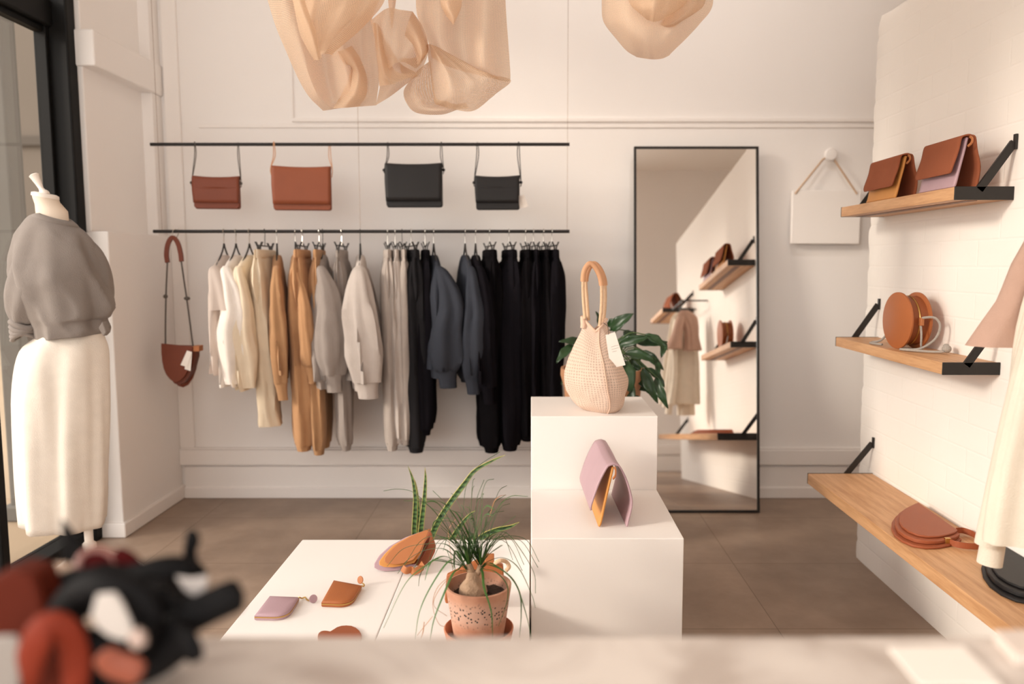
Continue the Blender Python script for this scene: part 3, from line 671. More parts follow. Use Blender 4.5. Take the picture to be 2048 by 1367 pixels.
# ------------------------------------------------------------------ small crossbody bags on the upper rail
def crossbody(label, u0, u1, v0, v1, vf, m, cord, Yb=3.9, rz=.0, lean=.0, tagged=False, knots=True, cu=None):
    a, b = PY(u0, v0, Yb), PY(u1, v1, Yb); cx = (a.x + b.x) / 2; w = b.x - a.x; h = a.z - b.z; hf = a.z - PY(u0, vf, Yb).z
    t = thing('crossbody_bag', label, 'bag', (cx, Yb, b.z), rz, 'crossbody bags on the upper rail', world=False)
    W = w / 2
    def panel(y, x0, x1, z0, z1, th, round_=.012, sag=.006):
        pts = []
        for k in range(5): ang = pi + k / 4 * pi / 2; pts.append((x0 + round_ + round_ * cos(ang), y, z0 + round_ + round_ * sin(ang)))
        for k in range(5): ang = 1.5 * pi + k / 4 * pi / 2; pts.append((x1 - round_ + round_ * cos(ang), y, z0 + round_ + round_ * sin(ang)))
        for k in range(9): f = k / 8; pts.append((x1 + (x0 - x1) * f, y, z1 - sag * 4 * f * (1 - f)))
        return MB().prism(pts, (0, th, 0))
    panel(.012, -W, W, 0, h, .006).build('back_panel', m, t, bevel=.001)
    panel(-.010, -W + .002, W - .004, 0.004, h - .012, .006).build('front_panel', m, t, bevel=.001)
    # gussets and bottom
    MB().prism([(-W + .003, -.006, .01), (-W + .003, .014, .004), (-W + .003, .014, h - .01), (-W + .003, -.006, h - .016)], (.003, 0, 0)).prism([(W - .006, -.006, .01), (W - .006, .014, .004), (W - .006, .014, h - .01), (W - .006, -.006, h - .016)], (.003, 0, 0)).box((-W + .01, -.008, .003), (W - .01, .014, .008)).build('gusset', m, t, smooth=False)
    # flap, rolling over the top edge and lying over the front
    pr = [(.018, h - .012), (.016, h - .002), (.006, h + .003), (-.008, h), (-.016, h - .012), (-.0185, h - .05), (-.0195, (h + (h - hf)) / 2), (-.019, h - hf)]
    rows = []
    for i, (y, z) in enumerate(pr):
        ins = .0 if i < 7 else .004
        rows.append([Vector((x, y, z - (.006 * (1 - (x / W) ** 2) if i < 6 else 0))) for x in (-W - .002 + ins, -W * .5, 0, W * .5, W + .001 - ins)])
    MB().grid(rows, 4).build('flap', m, t, solid=.005)
    zr = ZR1 - b.z; yr = YRAIL - Yb
    for s in (-1, 1):
        q = MB(); xx = s * (W - .006) if cu is None else cu[0 if s < 0 else 1] - cx; xb_ = s * (W + .004)
        zk = h - .03 if knots else h - .01
        for dd in (-1, 1):
            q.tube(catmull([(xb_, .004, h - .05), (xb_ + s * .004, .002, zk), (xx + dd * .006, yr - dd * .008, zr - .06 if zr - .06 > zk + .02 else (zr + zk) / 2), (xx + dd * .004, yr - dd * .0095, zr), (xx, yr, zr + .011)], 5), .0021, 6)
        cd_o = q.build('cord', cord, t)
        if knots: MB().sphere((xb_ + s * .004, -.002, zk), .008, 6).build('knot', cord, cd_o)
    if tagged:
        c = MB()
        for k, (dx, rot) in enumerate(((0, .35), (-.006, .1))):
            Mx = Matrix.Translation((W + .012 + dx, .003 + .004 * k, .07)) @ Matrix.Rotation(-rot, 4, 'Y')
            c.box((-.012, 0, -.06), (.012, .0012, 0), Mx)
        c.build('price_tag', M_CARD, t, smooth=False)
    return t
crossbody('small brown leather crossbody with dark cords, first on the upper rail', 388, 479, 353, 417, 405, leather('rust_brown_leather', (122, 62, 41)), M_ROPE_D, rz=.12)
crossbody('larger tan brown crossbody with tan cords on the upper rail', 546, 662, 333, 420, 408, leather('tan_brown_leather', (138, 74, 47)), leather('tan_cord', (204, 152, 112)), rz=.12, knots=False)
crossbody('larger black crossbody bag in the middle of the upper rail', 771, 885, 327, 414, 402, M_BLK, M_BLK, rz=-.02)
crossbody('smaller black crossbody bag with a white tag on the upper rail', 951, 1039, 352, 419, 405, M_BLK, M_BLK, rz=-.06, tagged=True)

# ------------------------------------------------------------------ half moon shoulder bag hung on the lower rail
YH = 3.86
hb = thing('half_moon_bag', 'dark brown half moon bag with white tags hanging at the rail end', 'bag', PY(358, 773, YH))
def halfmoon_px(pts, Y): return [PY(u, v, Y) for u, v in pts]
out1 = [(322, 686), (322.3, 705), (324, 722), (327, 736), (332, 748), (340, 758), (350, 764), (360, 761), (369, 752), (377, 737), (382, 718), (385, 692)]
MB().prism(halfmoon_px(out1, YH - .03), (0, .008, 0)).build('front_panel', M_DBROWN, hb, bevel=.002)
out2 = [(334, 689), (334, 708), (336, 728), (340, 746), (347, 761), (356, 771), (366, 774), (376, 769), (385, 756), (392, 737), (396, 714), (397, 690)]
MB().prism(halfmoon_px(out2, YH + .03), (0, .008, 0)).build('back_panel', M_DBROWN, hb, bevel=.002)
out3 = [(328, 691), (328, 707), (330, 726), (334, 742), (340, 755), (349, 766), (359, 769), (369, 763), (379, 749), (386, 732), (391, 713), (391, 693)]
MB().prism(halfmoon_px(out3, YH - .02), (0, .048, 0)).build('gusset', leather('gusset_leather', (98, 46, 28)), hb)
MB().prism(halfmoon_px([(386, 691), (398, 691), (398, 702), (386, 702)], YH - .024), (0, .05, 0)).build('strap_tab', M_TAN2, hb, bevel=.001)
top = PY(346, 473, YH + .03)
hl = [PY(335, 524, YH), PY(333, 508, YH + .01), PY(336, 487, YH + .02), PY(345, 474, YH + .03), PY(355, 484, YH + .02), PY(361, 505, YH + .01), PY(363, 522, YH)]
MB().strap(catmull(hl, 6), .02, .012, (0, 1, 0)).build('handle', M_DBROWN, hb)
q = MB()
q.tube(catmull([PY(335, 520, YH), PY(333, 560, YH), PY(332, 590, YH), PY(331, 640, YH), PY(331, 690, YH)], 4), .0042, 8)
q.tube(catmull([PY(362, 518, YH), PY(368, 560, YH), PY(373, 593, YH), PY(380, 645, YH), PY(386, 692, YH)], 4), .0042, 8)
q.build('cord', M_ROPE_D, hb)
MB().sphere(PY(331, 592, YH), .011, 7).build('knot', M_ROPE_D, hb); MB().sphere(PY(374, 596, YH), .011, 7, (1.4, 1, .9)).build('knot', M_ROPE_D, hb)
q = MB(); q.prism(halfmoon_px([(374, 700), (384, 703), (374, 733), (361, 729)], YH - .04), (0, .001, 0)); q.prism(halfmoon_px([(376, 704), (384, 705), (381, 741), (369, 737)], YH - .037), (0, .001, 0)); q.build('price_tag', M_CARD, hb, smooth=False)
zr = ZR2; q = MB(); hx = top.x
q.tube(catmull([(hx - .016, YRAIL - .01, zr - .018), (hx - .012, YRAIL - .01, zr + .004), (hx, YRAIL, zr + .0115), (hx + .01, YRAIL + .0, zr + .0105), (hx + .014, YRAIL - .01, zr - .012), (hx + .012, YRAIL - .03, top.z - .004), (hx, YRAIL - .04, top.z - .016)], 5), .0018, 6)
q.build('wire_hook', M_STEEL, hb)

# ------------------------------------------------------------------ dress form by the window
YM = 3.0
mn = thing('dress_form', 'cream dress form on a white pole, seen from behind by the window', 'mannequin', (PY(172, 1050, YM).x, YM, 0))
M_FORM = mat('cream_canvas', (228, 212, 194), rough=.8, bump=.1, scale=400, var=.03); M_WHITEWOOD = mat('white_painted_wood', (238, 228, 218), rough=.5)
def ring_px(v, u0, u1, depth, Y=YM, n=40, tilt=0., sq=1., folds=0, ph=0., amp=0., yo=0.):
    a, b = PY(u0, v, Y), PY(u1, v, Y); c = (a + b) / 2; w = (b.x - a.x) / 2; out = []
    for j in range(n):
        th = 2 * pi * j / n; ca, sa = cos(th), sin(th)
        k = 1 + amp * sin(folds * th + ph)
        x = w * math.copysign(abs(ca) ** sq, ca) * k; y = depth * math.copysign(abs(sa) ** sq, sa) * k
        out.append(Vector((c.x + x, Y + y + yo, c.z + tilt * x)))
    return out
# torso body with neck
tr = [ring_px(449, 78, 142, .055, tilt=-.2), ring_px(434, 76, 134, .05, tilt=-.25), ring_px(415, 74, 132, .05, tilt=-.25), ring_px(400, 70, 116, .047, tilt=-.2), ring_px(392, 68, 113, .046, tilt=-.2)]
body = [ring_px(v, a, b, d) for v, a, b, d in ((900, 70, 195, .1), (760, 70, 195, .11), (660, 75, 195, .1), (560, 75, 180, .09), (490, 72, 160, .075))]
MB().loft(body + tr).build('torso', M_FORM, mn, angle=70)
nk = MB(); nk.loft([ring_px(394, 66.5, 114.5, .048, tilt=-.2), ring_px(388, 67, 114, .047, tilt=-.2), ring_px(386, 72, 109, .04, tilt=-.2)]); nk.build('neck_cap', M_WHITEWOOD, mn, angle=60)
ax0, ax1 = PY(90, 390, YM), PY(68, 350, YM); dv = (ax1 - ax0); Mq = dv.to_track_quat('Z', 'Y').to_matrix()
l = dv.length
MB().lathe([(.018, 0), (.019, .008), (.015, .016), (.011, .02), (.0085, .03), (.011, .05), (.0165, l - .004), (.018, l), (.014, l + .003)], ax0, 24, Mq).build('finial', M_WHITEWOOD, mn)
pb = PY(176, 1045, YM); px_ = pb.x
MB().tube([(px_, YM, .9), (px_, YM, .13)], .0165, 16).build('pole', M_WHITEWOOD, mn)
MB().lathe([(.016, .2), (.026, .19), (.026, .17), (.018, .165)], (px_, YM, 0), 20).build('pole_collar', M_WHITEWOOD, mn)
for k in range(3):
    a = radians(50 + 120 * k); d = Vector((cos(a), sin(a), 0))
    MB().tube(catmull([Vector((px_, YM, .15)) + d * .005, Vector((px_, YM, .13)) + d * .06, Vector((px_, YM, .06)) + d * .16, Vector((px_, YM, .014)) + d * .21], 4), [.014] * 12 + [.011], 10).build('foot_leg', M_WHITEWOOD, mn)
# grey sweatshirt on the form
M_SW = fabric('grey_sweatshirt_marl', (134, 125, 119))
sw = thing('grey_sweater', 'grey marl sweater with rolled cuff worn by the dress form', 'sweater', (PY(120, 660, YM).x, YM, PY(120, 660, YM).z))
SWP = [(436, 82, 142, .062, -.33), (444, 66, 152, .078, -.28), (456, 54, 166, .092, -.18), (476, 43, 180, .105, -.08), (510, 40, 190, .118, 0), (550, 44, 197, .13, 0), (590, 58, 205, .135, 0), (615, 68, 210, .135, .0), (632, 76, 209, .132, .0), (640, 80, 204, .125, .05), (648, 80, 206, .12, .08), (662, 78, 212, .122, .1), (672, 80, 208, .12, .1)]
rings = []
for i, (v, a, b, d, tl) in enumerate(SWP):
    rings.append(ring_px(v, a, b, d, tilt=tl, n=128, folds=9, ph=i * .22, amp=.0 if i < 3 else .026))
sm = [catmull([r[j] for r in rings], 4) for j in range(128)]
MB().loft(wrinkle([[sm[j][i] for j in range(128)] for i in range(len(sm[0]))], .024, 8, 2.6, PY(0, 446, YM).z, PY(0, 540, YM).z, 4., True, .35), False, False).build('torso_cloth', M_SW, sw, angle=80, solid=.006)
MB().loft([ring_px(434, 86, 138, .058, tilt=-.33, n=48), ring_px(440, 74, 147, .072, tilt=-.3, n=48), ring_px(443, 70, 150, .076, tilt=-.3, n=48)], False, False).build('neck_band', M_SW, sw, solid=.008, angle=80)
def sleeve(path, rad, name, parent, m, n=30, fo=6, am=.07):
    path = catmull(path, 5); rr = catmull([Vector((r, r2, 0)) for r, r2 in rad], 5)
    rings = []
    for i, p in enumerate(path):
        rings.append([p + Vector((rr[i].x * cos(2 * pi * j / n) * (1 + am * sin(fo * 2 * pi * j / n + i * .25)), rr[i].y * sin(2 * pi * j / n) * (1 + am * sin(fo * 2 * pi * j / n + i * .25)), 0)) for j in range(n)])
    return MB().loft(rings).build(name, m, parent, angle=80)
sleeve([PY(84, 460, YM - .02), PY(72, 500, YM - .05), PY(67, 540, YM - .07), PY(63, 580, YM - .08), PY(59, 615, YM - .075), PY(54, 646, YM - .05)],
       [(.02, .03), (.06, .055), (.08, .065), (.086, .07), (.078, .062), (.046, .05)], 'sleeve', sw, M_SW)
cf = MB()
for k in range(5):
    a = .35 * sin(k * 2.1); c = PY(53, 648 + 6 * k, YM - .05)
    pts = [c + Vector((.045 * cos(2 * pi * j / 24) * (1 + .04 * sin(3 * j + k)), .052 * sin(2 * pi * j / 24), .012 * sin(2 * pi * j / 24 * 2 + k) + .1 * a * .045 * cos(2 * pi * j / 24))) for j in range(24)]
    cf.tube(pts, .0125 - .0012 * k, 8, closed=True)
cf.build('rolled_cuff', M_SW, sw, angle=80)
sleeve([PY(158, 466, YM + .01), PY(180, 505, YM + .03), PY(194, 550, YM + .06), PY(198, 590, YM + .08), PY(200, 612, YM + .09)],
       [(.02, .03), (.046, .055), (.05, .06), (.048, .06), (.03, .045)], 'sleeve', sw, M_SW)
kt = PY(205, 662, YM - .08); q = MB()
q.prism([PY(196, 655, YM - .09), PY(204, 642, YM - .09), PY(213, 664, YM - .09), PY(206, 672, YM - .09)], (0, .03, 0)); q.build('side_tie', M_SW, sw, bevel=.004)
# white skirt
M_SK = fabric('white_skirt_linen', (228, 218, 206))
SKP = [(650, 92, 192, .095), (672, 80, 201, .108), (700, 54, 210, .13), (760, 47, 210, .145), (840, 48, 209, .15), (920, 52, 207, .15), (990, 58, 205, .15), (1044, 64, 200, .15)]
rings = [ring_px(v, a, b, d, n=96, tilt=(-.1 if v > 900 else 0), folds=7, ph=1.2 + i * .06, amp=.008 * i if i < 2 else min(.075, .022 * i)) for i, (v, a, b, d) in enumerate(SKP)]
sm = [catmull([r[j] for r in rings], 4) for j in range(96)]
tag(MB().loft(wrinkle([[sm[j][i] for j in range(96)] for i in range(len(sm[0]))], .016, 12, 1.0, PY(0, 665, YM).z, PY(0, 800, YM).z, 8.), False, False).build('long_skirt', M_SK, origin=PY(120, 672, YM), angle=80, solid=.005), 'long white skirt worn by the dress form beside the window', 'skirt')

# ------------------------------------------------------------------ draped net fabric hung from the ceiling
M_NET = mesh_fabric('peach_net', (238, 210, 182), 150, hole=.2, alpha=.17, trans=.42)
def zx7(x, y, Y): return PY(500 + x / 3.657, y / 3.657, Y)
def zx8(x, y, Y): return PY(1180 + x / 3.531, y / 3.531, Y)
def ripple(a, n1, n2, ph):
    def fn(p, i, j):
        e = sin(pi * min(1, i)) ** .5
        return p + Vector((0, a * e * (sin(n1 * j * 2 * pi + ph + i * 2) + .5 * sin(n2 * j * 2 * pi + i * 5)), .3 * a * e * sin(n2 * j * 6 + i * 3)))
    return fn
def ceil_row(pts, k=.6):
    c = sum((p.x for p in pts)) / len(pts)
    return [Vector((c + (p.x - c) * k, p.y, ZC - .005)) for p in pts]
YD = 2.25
def G(rows, fz, ul, vl, ceil=False, fn=None):
    r = [[fz(x, y, YD + d) for x, y, d in row] for row in rows]
    mb = MB().grid(r, 8, ul, vl, fn)
    if ceil:   # straight run of the same cloth up to the ceiling
        n = (len(r[0]) - 1) * 8 + 1; top = catmull(ceil_row(r[0]), 8); bot = mb.v[:n]
        mb.loft([[a.lerp(b, k / 6) for a, b in zip(bot, top)] for k in range(7)], False, False, ul, (ZC - bot[0].z), closed=False)
    return mb, r
dr = thing('draped_net', 'large knotted swag of peach net fabric hanging over the room centre', 'drape', (zx7(1000, 400, YD).x, YD, 2.0), group='peach net swags')
def addg(rows, fz, ul, vl, ceil=False, fn=None, parent=dr, nm='swag'):
    g, r = G(rows, fz, ul, vl, ceil, fn); return g.build(nm, M_NET, parent, angle=85)
addg([[(95, -120, .06), (230, -120, -.02), (420, -120, .05), (640, -120, -.02), (860, -120, .04), (1010, -120, .08)],
      [(168, 170, .06), (300, 165, -.03), (470, 165, .04), (640, 160, .0), (790, 140, .04), (900, 110, .08)],
      [(247, 380, .06), (370, 390, -.05), (520, 400, .02), (670, 390, -.04), (800, 330, .04), (912, 260, .06)],
      [(330, 560, .06), (440, 590, -.06), (570, 600, -.01), (710, 570, -.06), (840, 520, .0), (940, 430, .04)],
      [(420, 700, .06), (510, 730, -.05), (620, 735, -.03), (750, 715, -.06), (860, 680, -.02), (952, 610, .03)],
      [(535, 808, .07), (590, 800, .02), (670, 788, .02), (770, 780, .0), (850, 774, .03), (925, 768, .04)]], zx7, .7, .75, True, ripple(.02, 2.5, 5, .5))
addg([[(285, -140, -.1), (520, -140, -.2), (760, -140, -.2), (1010, -140, -.1)],
      [(310, 60, -.1), (500, 30, -.2), (740, 20, -.21), (985, 10, -.1)],
      [(345, 230, -.12), (480, 170, -.2), (690, 130, -.22), (900, 140, -.1)],
      [(410, 350, -.13), (480, 290, -.19), (620, 240, -.21), (780, 270, -.12)],
      [(470, 438, -.13), (500, 410, -.16), (545, 390, -.18), (600, 400, -.13)]], zx7, .45, .4, True, ripple(.016, 1.5, 4, 1.0), nm='front_flap')
addg([[(880, 150, -.06), (1000, 60, -.1), (1100, 70, -.08), (1190, 82, -.02)],
      [(905, 280, -.08), (1010, 190, -.13), (1130, 190, -.1), (1270, 240, -.04)],
      [(935, 430, -.09), (1030, 330, -.14), (1140, 330, -.12), (1302, 350, -.06)],
      [(948, 620, -.08), (1020, 500, -.14), (1110, 450, -.12), (1215, 500, -.06)]], zx7, .28, .35, False, ripple(.012, 1.5, 2.5, 2.0), nm='knot_fold')
addg([[(1190, 84, -.02), (1160, 150, -.1), (1130, 260, -.1)], [(1260, 190, -.05), (1230, 260, -.13), (1190, 330, -.12)], [(1304, 350, -.06), (1270, 400, -.14), (1220, 460, -.12)], [(1250, 440, -.06), (1225, 470, -.1), (1190, 500, -.1)]], zx7, .15, .3, False, ripple(.006, 1, 2, .3), nm='knot_fold')
addg([[(895, 160, -.03), (960, 250, -.07), (1020, 330, -.03)], [(925, 380, -.05), (1010, 430, -.1), (1100, 460, -.06)], [(950, 600, -.05), (1060, 590, -.1), (1220, 540, -.05)], [(922, 766, -.02), (1030, 700, -.05), (1160, 600, -.02)]], zx7, .2, .4, False, ripple(.008, 1, 2, .9), nm='knot_fold')
addg([[(1210, -120, .03), (1400, -120, -.05), (1560, -120, .02), (1720, -120, -.05), (1862, -120, .03)],
      [(1215, 90, .03), (1400, 110, -.06), (1560, 120, .01), (1720, 100, -.06), (1875, 120, .03)],
      [(1270, 230, .03), (1400, 270, -.06), (1560, 300, .0), (1720, 300, -.07), (1890, 330, .03)],
      [(1310, 330, .03), (1430, 400, -.06), (1570, 450, -.02), (1730, 490, -.07), (1905, 570, .03)],
      [(1330, 420, .04), (1440, 480, -.02), (1560, 520, 0), (1720, 560, -.03), (1890, 600, .03)]], zx7, .5, .6, True, ripple(.012, 2, 3, 1.5), nm='right_fall')
addg([[(1290, 320, -.05), (1310, 320, -.08), (1330, 325, -.07), (1350, 335, -.03)],
      [(1305, 470, -.06), (1380, 430, -.12), (1460, 420, -.09), (1540, 440, -.02)],
      [(1325, 610, -.07), (1460, 560, -.14), (1600, 520, -.1), (1740, 530, -.02)],
      [(1345, 740, -.06), (1500, 690, -.15), (1700, 600, -.12), (1908, 590, -.01)],
      [(1360, 760, -.03), (1500, 800, -.09), (1640, 806, -.09), (1780, 700, -.02)]], zx7, .32, .4, False, ripple(.014, 2, 4, .2), nm='twist_fan')
addg([[(1205, 540, .0), (1240, 500, -.03), (1320, 440, .02)], [(1125, 660, .0), (1200, 640, -.05), (1340, 600, .02)], [(1150, 760, .0), (1230, 730, -.06), (1350, 680, .02)], [(1225, 825, .0), (1280, 790, -.05), (1370, 720, .02)], [(1400, 836, .0), (1420, 800, -.05), (1440, 740, .0)], [(1520, 800, .02), (1510, 780, -.02), (1500, 760, .0)], [(1600, 790, .02), (1590, 770, 0), (1580, 750, 0)]], zx7, .1, .5, False, None, nm='lower_loop')
addg([[(1005, -120, -.02), (1040, -120, -.05), (1075, -120, -.02)], [(1010, 0, -.02), (1040, 0, -.05), (1068, 0, -.02)], [(1022, 110, -.02), (1040, 110, -.04), (1052, 110, -.02)], [(1032, 200, -.02), (1037, 205, -.03), (1042, 200, -.02)]], zx7, .06, .3, True, None, nm='loose_tail')
addg([[(280, -120, -.22), (330, -120, -.25), (370, -120, -.22)], [(330, 60, -.22), (380, 60, -.26), (420, 60, -.22)], [(390, 220, -.22), (440, 215, -.26), (475, 205, -.22)], [(440, 350, -.22), (480, 345, -.25), (500, 330, -.22)], [(478, 436, -.2), (505, 436, -.22), (525, 420, -.2)]], zx7, .12, .5, True, None, nm='edge_fold')
addg([[(640, 375, -.04), (690, 360, -.09), (745, 330, -.05)], [(680, 460, -.05), (740, 440, -.11), (800, 420, -.06)], [(735, 495, -.05), (790, 540, -.11), (850, 560, -.06)], [(690, 640, -.05), (770, 680, -.11), (850, 690, -.06)], [(610, 788, -.03), (700, 786, -.07), (800, 776, -.04)]], zx7, .2, .4, False, ripple(.006, 1, 2, .4), nm='inner_fold')
addg([[(900, 165, -.1), (930, 170, -.15), (975, 240, -.11)], [(915, 360, -.11), (950, 400, -.17), (1010, 420, -.12)], [(938, 520, -.11), (985, 560, -.16), (1080, 530, -.12)], [(945, 628, -.1), (1050, 610, -.14), (1215, 540, -.08)]], zx7, .15, .4, False, ripple(.006, 1, 2, 1.4), nm='inner_fold')
addg([[(1380, -120, -.1), (1440, -120, -.14), (1545, -120, -.1)], [(1395, 30, -.1), (1450, 40, -.15), (1550, 20, -.1)], [(1440, 120, -.1), (1490, 130, -.15), (1530, 90, -.1)], [(1485, 175, -.1), (1490, 180, -.13), (1498, 150, -.1)]], zx7, .15, .3, True, None, nm='inner_fold')
addg([[(1090, 420, .03), (1200, 420, .02), (1310, 350, .04)], [(1100, 500, .03), (1210, 490, .01), (1290, 430, .04)], [(1120, 570, .04), (1220, 560, .02), (1260, 500, .04)]], zx7, .15, .2, False, None, nm='knot_fold')
dr2 = thing('draped_net', 'smaller bundled swag of peach net fabric hanging above the mirror side', 'drape', (zx8(480, 200, YD).x, YD, 2.0), group='peach net swags')
addg([[(90, -140, .05), (260, -140, -.08), (450, -140, -.1), (650, -140, -.08), (868, -140, .05)],
      [(86, 30, .05), (230, 50, -.1), (440, 60, -.12), (660, 50, -.1), (872, 30, .05)],
      [(102, 150, .05), (250, 170, -.11), (450, 180, -.14), (640, 160, -.1), (790, 150, .05)],
      [(190, 275, .05), (300, 270, -.1), (450, 280, -.13), (590, 260, -.09), (690, 265, .05)],
      [(260, 360, .06), (340, 350, -.06), (450, 360, -.09), (540, 350, -.05), (610, 345, .06)],
      [(330, 402, .07), (390, 412, .0), (450, 418, -.02), (510, 412, .0), (560, 390, .07)]], zx8, .6, .6, True, ripple(.014, 2, 3, .7), dr2)
addg([[(230, -140, -.14), (350, -140, -.2), (470, -140, -.22), (600, -140, -.2), (760, -140, -.12)],
      [(280, 10, -.15), (370, 30, -.21), (460, 40, -.23), (560, 30, -.21), (700, 10, -.13)],
      [(350, 90, -.16), (400, 100, -.2), (460, 110, -.22), (530, 100, -.2), (620, 80, -.14)],
      [(405, 138, -.16), (425, 145, -.18), (450, 152, -.19), (475, 150, -.18), (500, 140, -.15)]], zx8, .4, .4, True, ripple(.012, 1.5, 3, .1), dr2, 'front_fold')
addg([[(600, -140, -.1), (720, -140, -.12), (830, -140, -.06)], [(560, 40, -.12), (700, 60, -.15), (810, 30, -.08)], [(510, 150, -.12), (590, 165, -.15), (690, 120, -.1)], [(480, 168, -.12), (540, 190, -.13), (600, 190, -.1)]], zx8, .25, .4, True, ripple(.008, 1, 2, .4), dr2, 'side_fold')

# ------------------------------------------------------------------ mesh tote bag
M_TOTE = mesh_fabric('tote_net', (226, 200, 182), 105, hole=.22, alpha=0, trans=.08); M_TOTE_RIM = fabric('tote_rim', (222, 190, 168)); M_SLEEVE = leather('peach_leather', (210, 160, 122))
YT = 2.83
tb = thing('mesh_tote_bag', 'peach net tote bag standing on the tallest plinth', 'bag', (PY(1192, 800, YT).x, YT, ZT))
prof = [(1.0, .0, 1163, 1236, 1213, .085), (.99, .006, 1150, 1244, 1214, .108), (.96, .03, 1140, 1249, 1213, .118), (.9, .06, 1132, 1253, 1211, .12), (.8, .095, 1128, 1254, 1208, .118), (.66, .14, 1132, 1247, 1203, .1), (.5, .19, 1144, 1235, 1199, .078), (.34, .24, 1155, 1223, 1197, .055), (.2, .29, 1164, 1214, 1196, .04), (.1, .325, 1166, 1212, 1195, .034)]
zb = [PY(1190, v, YT).z for v in (816, 806, 790, 775, 755, 730, 706, 682, 660, 645)]
NT = 56
def tote_ring(u0, u1, ua, d, z, n=NT, in_=0.):
    v = 683 - 0
    t_ = YT / ray(1190, 700).y
    x0, x1, xa = (u0 - CX) / F * t_ + in_, (u1 - CX) / F * t_ - in_, (ua - CX) / F * t_
    Lp, Fp, Rp, Bp = Vector((x0, YT, z)), Vector((xa, YT - d, z)), Vector((x1, YT, z)), Vector(((x0 + x1) / 2, YT + d, z))
    out = []; k = n // 4
    for a, b, bow in ((Lp, Fp, .3), (Fp, Rp, .3), (Rp, Bp, .3), (Bp, Lp, .3)):
        corner = Vector((a.x + b.x - (x0 + x1) / 2, a.y + b.y - YT, z)); mid = (a + b) / 2; c = mid + (corner - mid) * (bow * 2)
        for j in range(k):
            t = j / k; out.append(a * (1 - t) ** 2 + c * 2 * t * (1 - t) + b * t * t)
    return out
trg = []
for (f, _, u0, u1, ua, d), z in zip(prof, zb): trg.append(tote_ring(u0, u1, ua, d, max(z, ZT + .001)))
trg.insert(0, [p.copy() for p in tote_ring(1166, 1234, 1213, .08, ZT + .001)])
# the two peaks rise where the ropes are rooted; the mouth dips between them
sm = [catmull([r[j] for r in trg], 4) for j in range(NT)]
body = [[sm[j][i] for j in range(NT)] for i in range(len(sm[0]))]
def tote_lift(p, f):
    if f < .6: return p
    k = (f - .6) / .4; x = (p.x - (PY(1190, 650, YT).x)) / .045
    return p + Vector((0, 0, k * (.02 * abs(x) ** 1.5 - .028 * (1 - min(1, abs(x))))))
body = [[tote_lift(p + Vector((.002 * sin(17 * i / len(body) + j * .7) * (1 if i > 2 else 0), 0, 0)), i / (len(body) - 1)) for j, p in enumerate(r)] for i, r in enumerate(body)]
MB().loft(wrinkle(body, .006, 22, 16, ZT + .26, ZT + .12, 2.), True, False, .62, .42).build('net_body', M_TOTE, tb, angle=60)
seam = [r[NT // 4] + Vector((0, -.001, 0)) for r in wrinkle(body, .006, 22, 16, ZT + .26, ZT + .12, 2.)]
MB().tube(seam, .0024, 6).build('front_seam', M_TOTE_RIM, tb)
MB().tube([p for p in body[-1]], .005, 8, closed=True).build('rim', M_TOTE_RIM, tb)
for cs in ((1167, 648, 1166, 634), (1211, 655, 1204, 648)):
    a, b = PY(cs[0], cs[1], YT - .01), PY(cs[2], cs[3], YT - .005)
    MB().tube(catmull([a + Vector((0, 0, -.012)), a, b, b + Vector((0, 0, .004))], 4), [.012 - .003 * i / 12 for i in range(13)], 10).build('rope_tunnel', M_TOTE_RIM, tb)
for k, dy in enumerate((-.03, .012)):
    du = k * 7
    pts = [PY(1170 + du, 636 + k * 4, YT + dy), PY(1167 + du, 600, YT + dy), PY(1166 + du * .8, 562, YT + dy), PY(1169 + du, 540, YT + dy), PY(1179 + du, 526.5, YT + dy), PY(1190 + du, 533, YT + dy), PY(1199 + du, 550, YT + dy), PY(1203 + du, 570, YT + dy), PY(1203 + du, 610, YT + dy), PY(1199 + du, 652, YT + dy)]
    c = catmull(pts, 6)
    rh_o = MB().tube(c, .0062, 10).build('rope_handle', M_ROPE_N, tb)
    i0, i1 = 6 * 2, 6 * 7
    MB().tube(c[i0:i1 + 1], .0095, 12).build('leather_sleeve', M_SLEEVE, rh_o)
tg = [PY(u, v, YT - .075) for u, v in ((1211, 669), (1230, 663), (1251, 729), (1221, 736))]
tg_o = MB().prism(tg, (0, .001, 0)).build('swing_tag', M_CARD, tb, smooth=False)
MB().tube(catmull([PY(1207, 645, YT - .04), PY(1215, 652, YT - .06), PY(1217, 668, YT - .076)], 5), .0011, 6).build('tag_string', M_BLACK, tg_o)
q = MB()
for k in range(3):
    a, b = PY(1222 + k * 1.2, 693 + k * 5, YT - .0756), PY(1237 + k * 1.2, 689 + k * 5, YT - .0756)
    if k == 2: b = a.lerp(b, .6)
    q.tube([a, b], .0004, 4)
q.build('tag_print', mat('grey_print', (150, 138, 130)), tg_o)

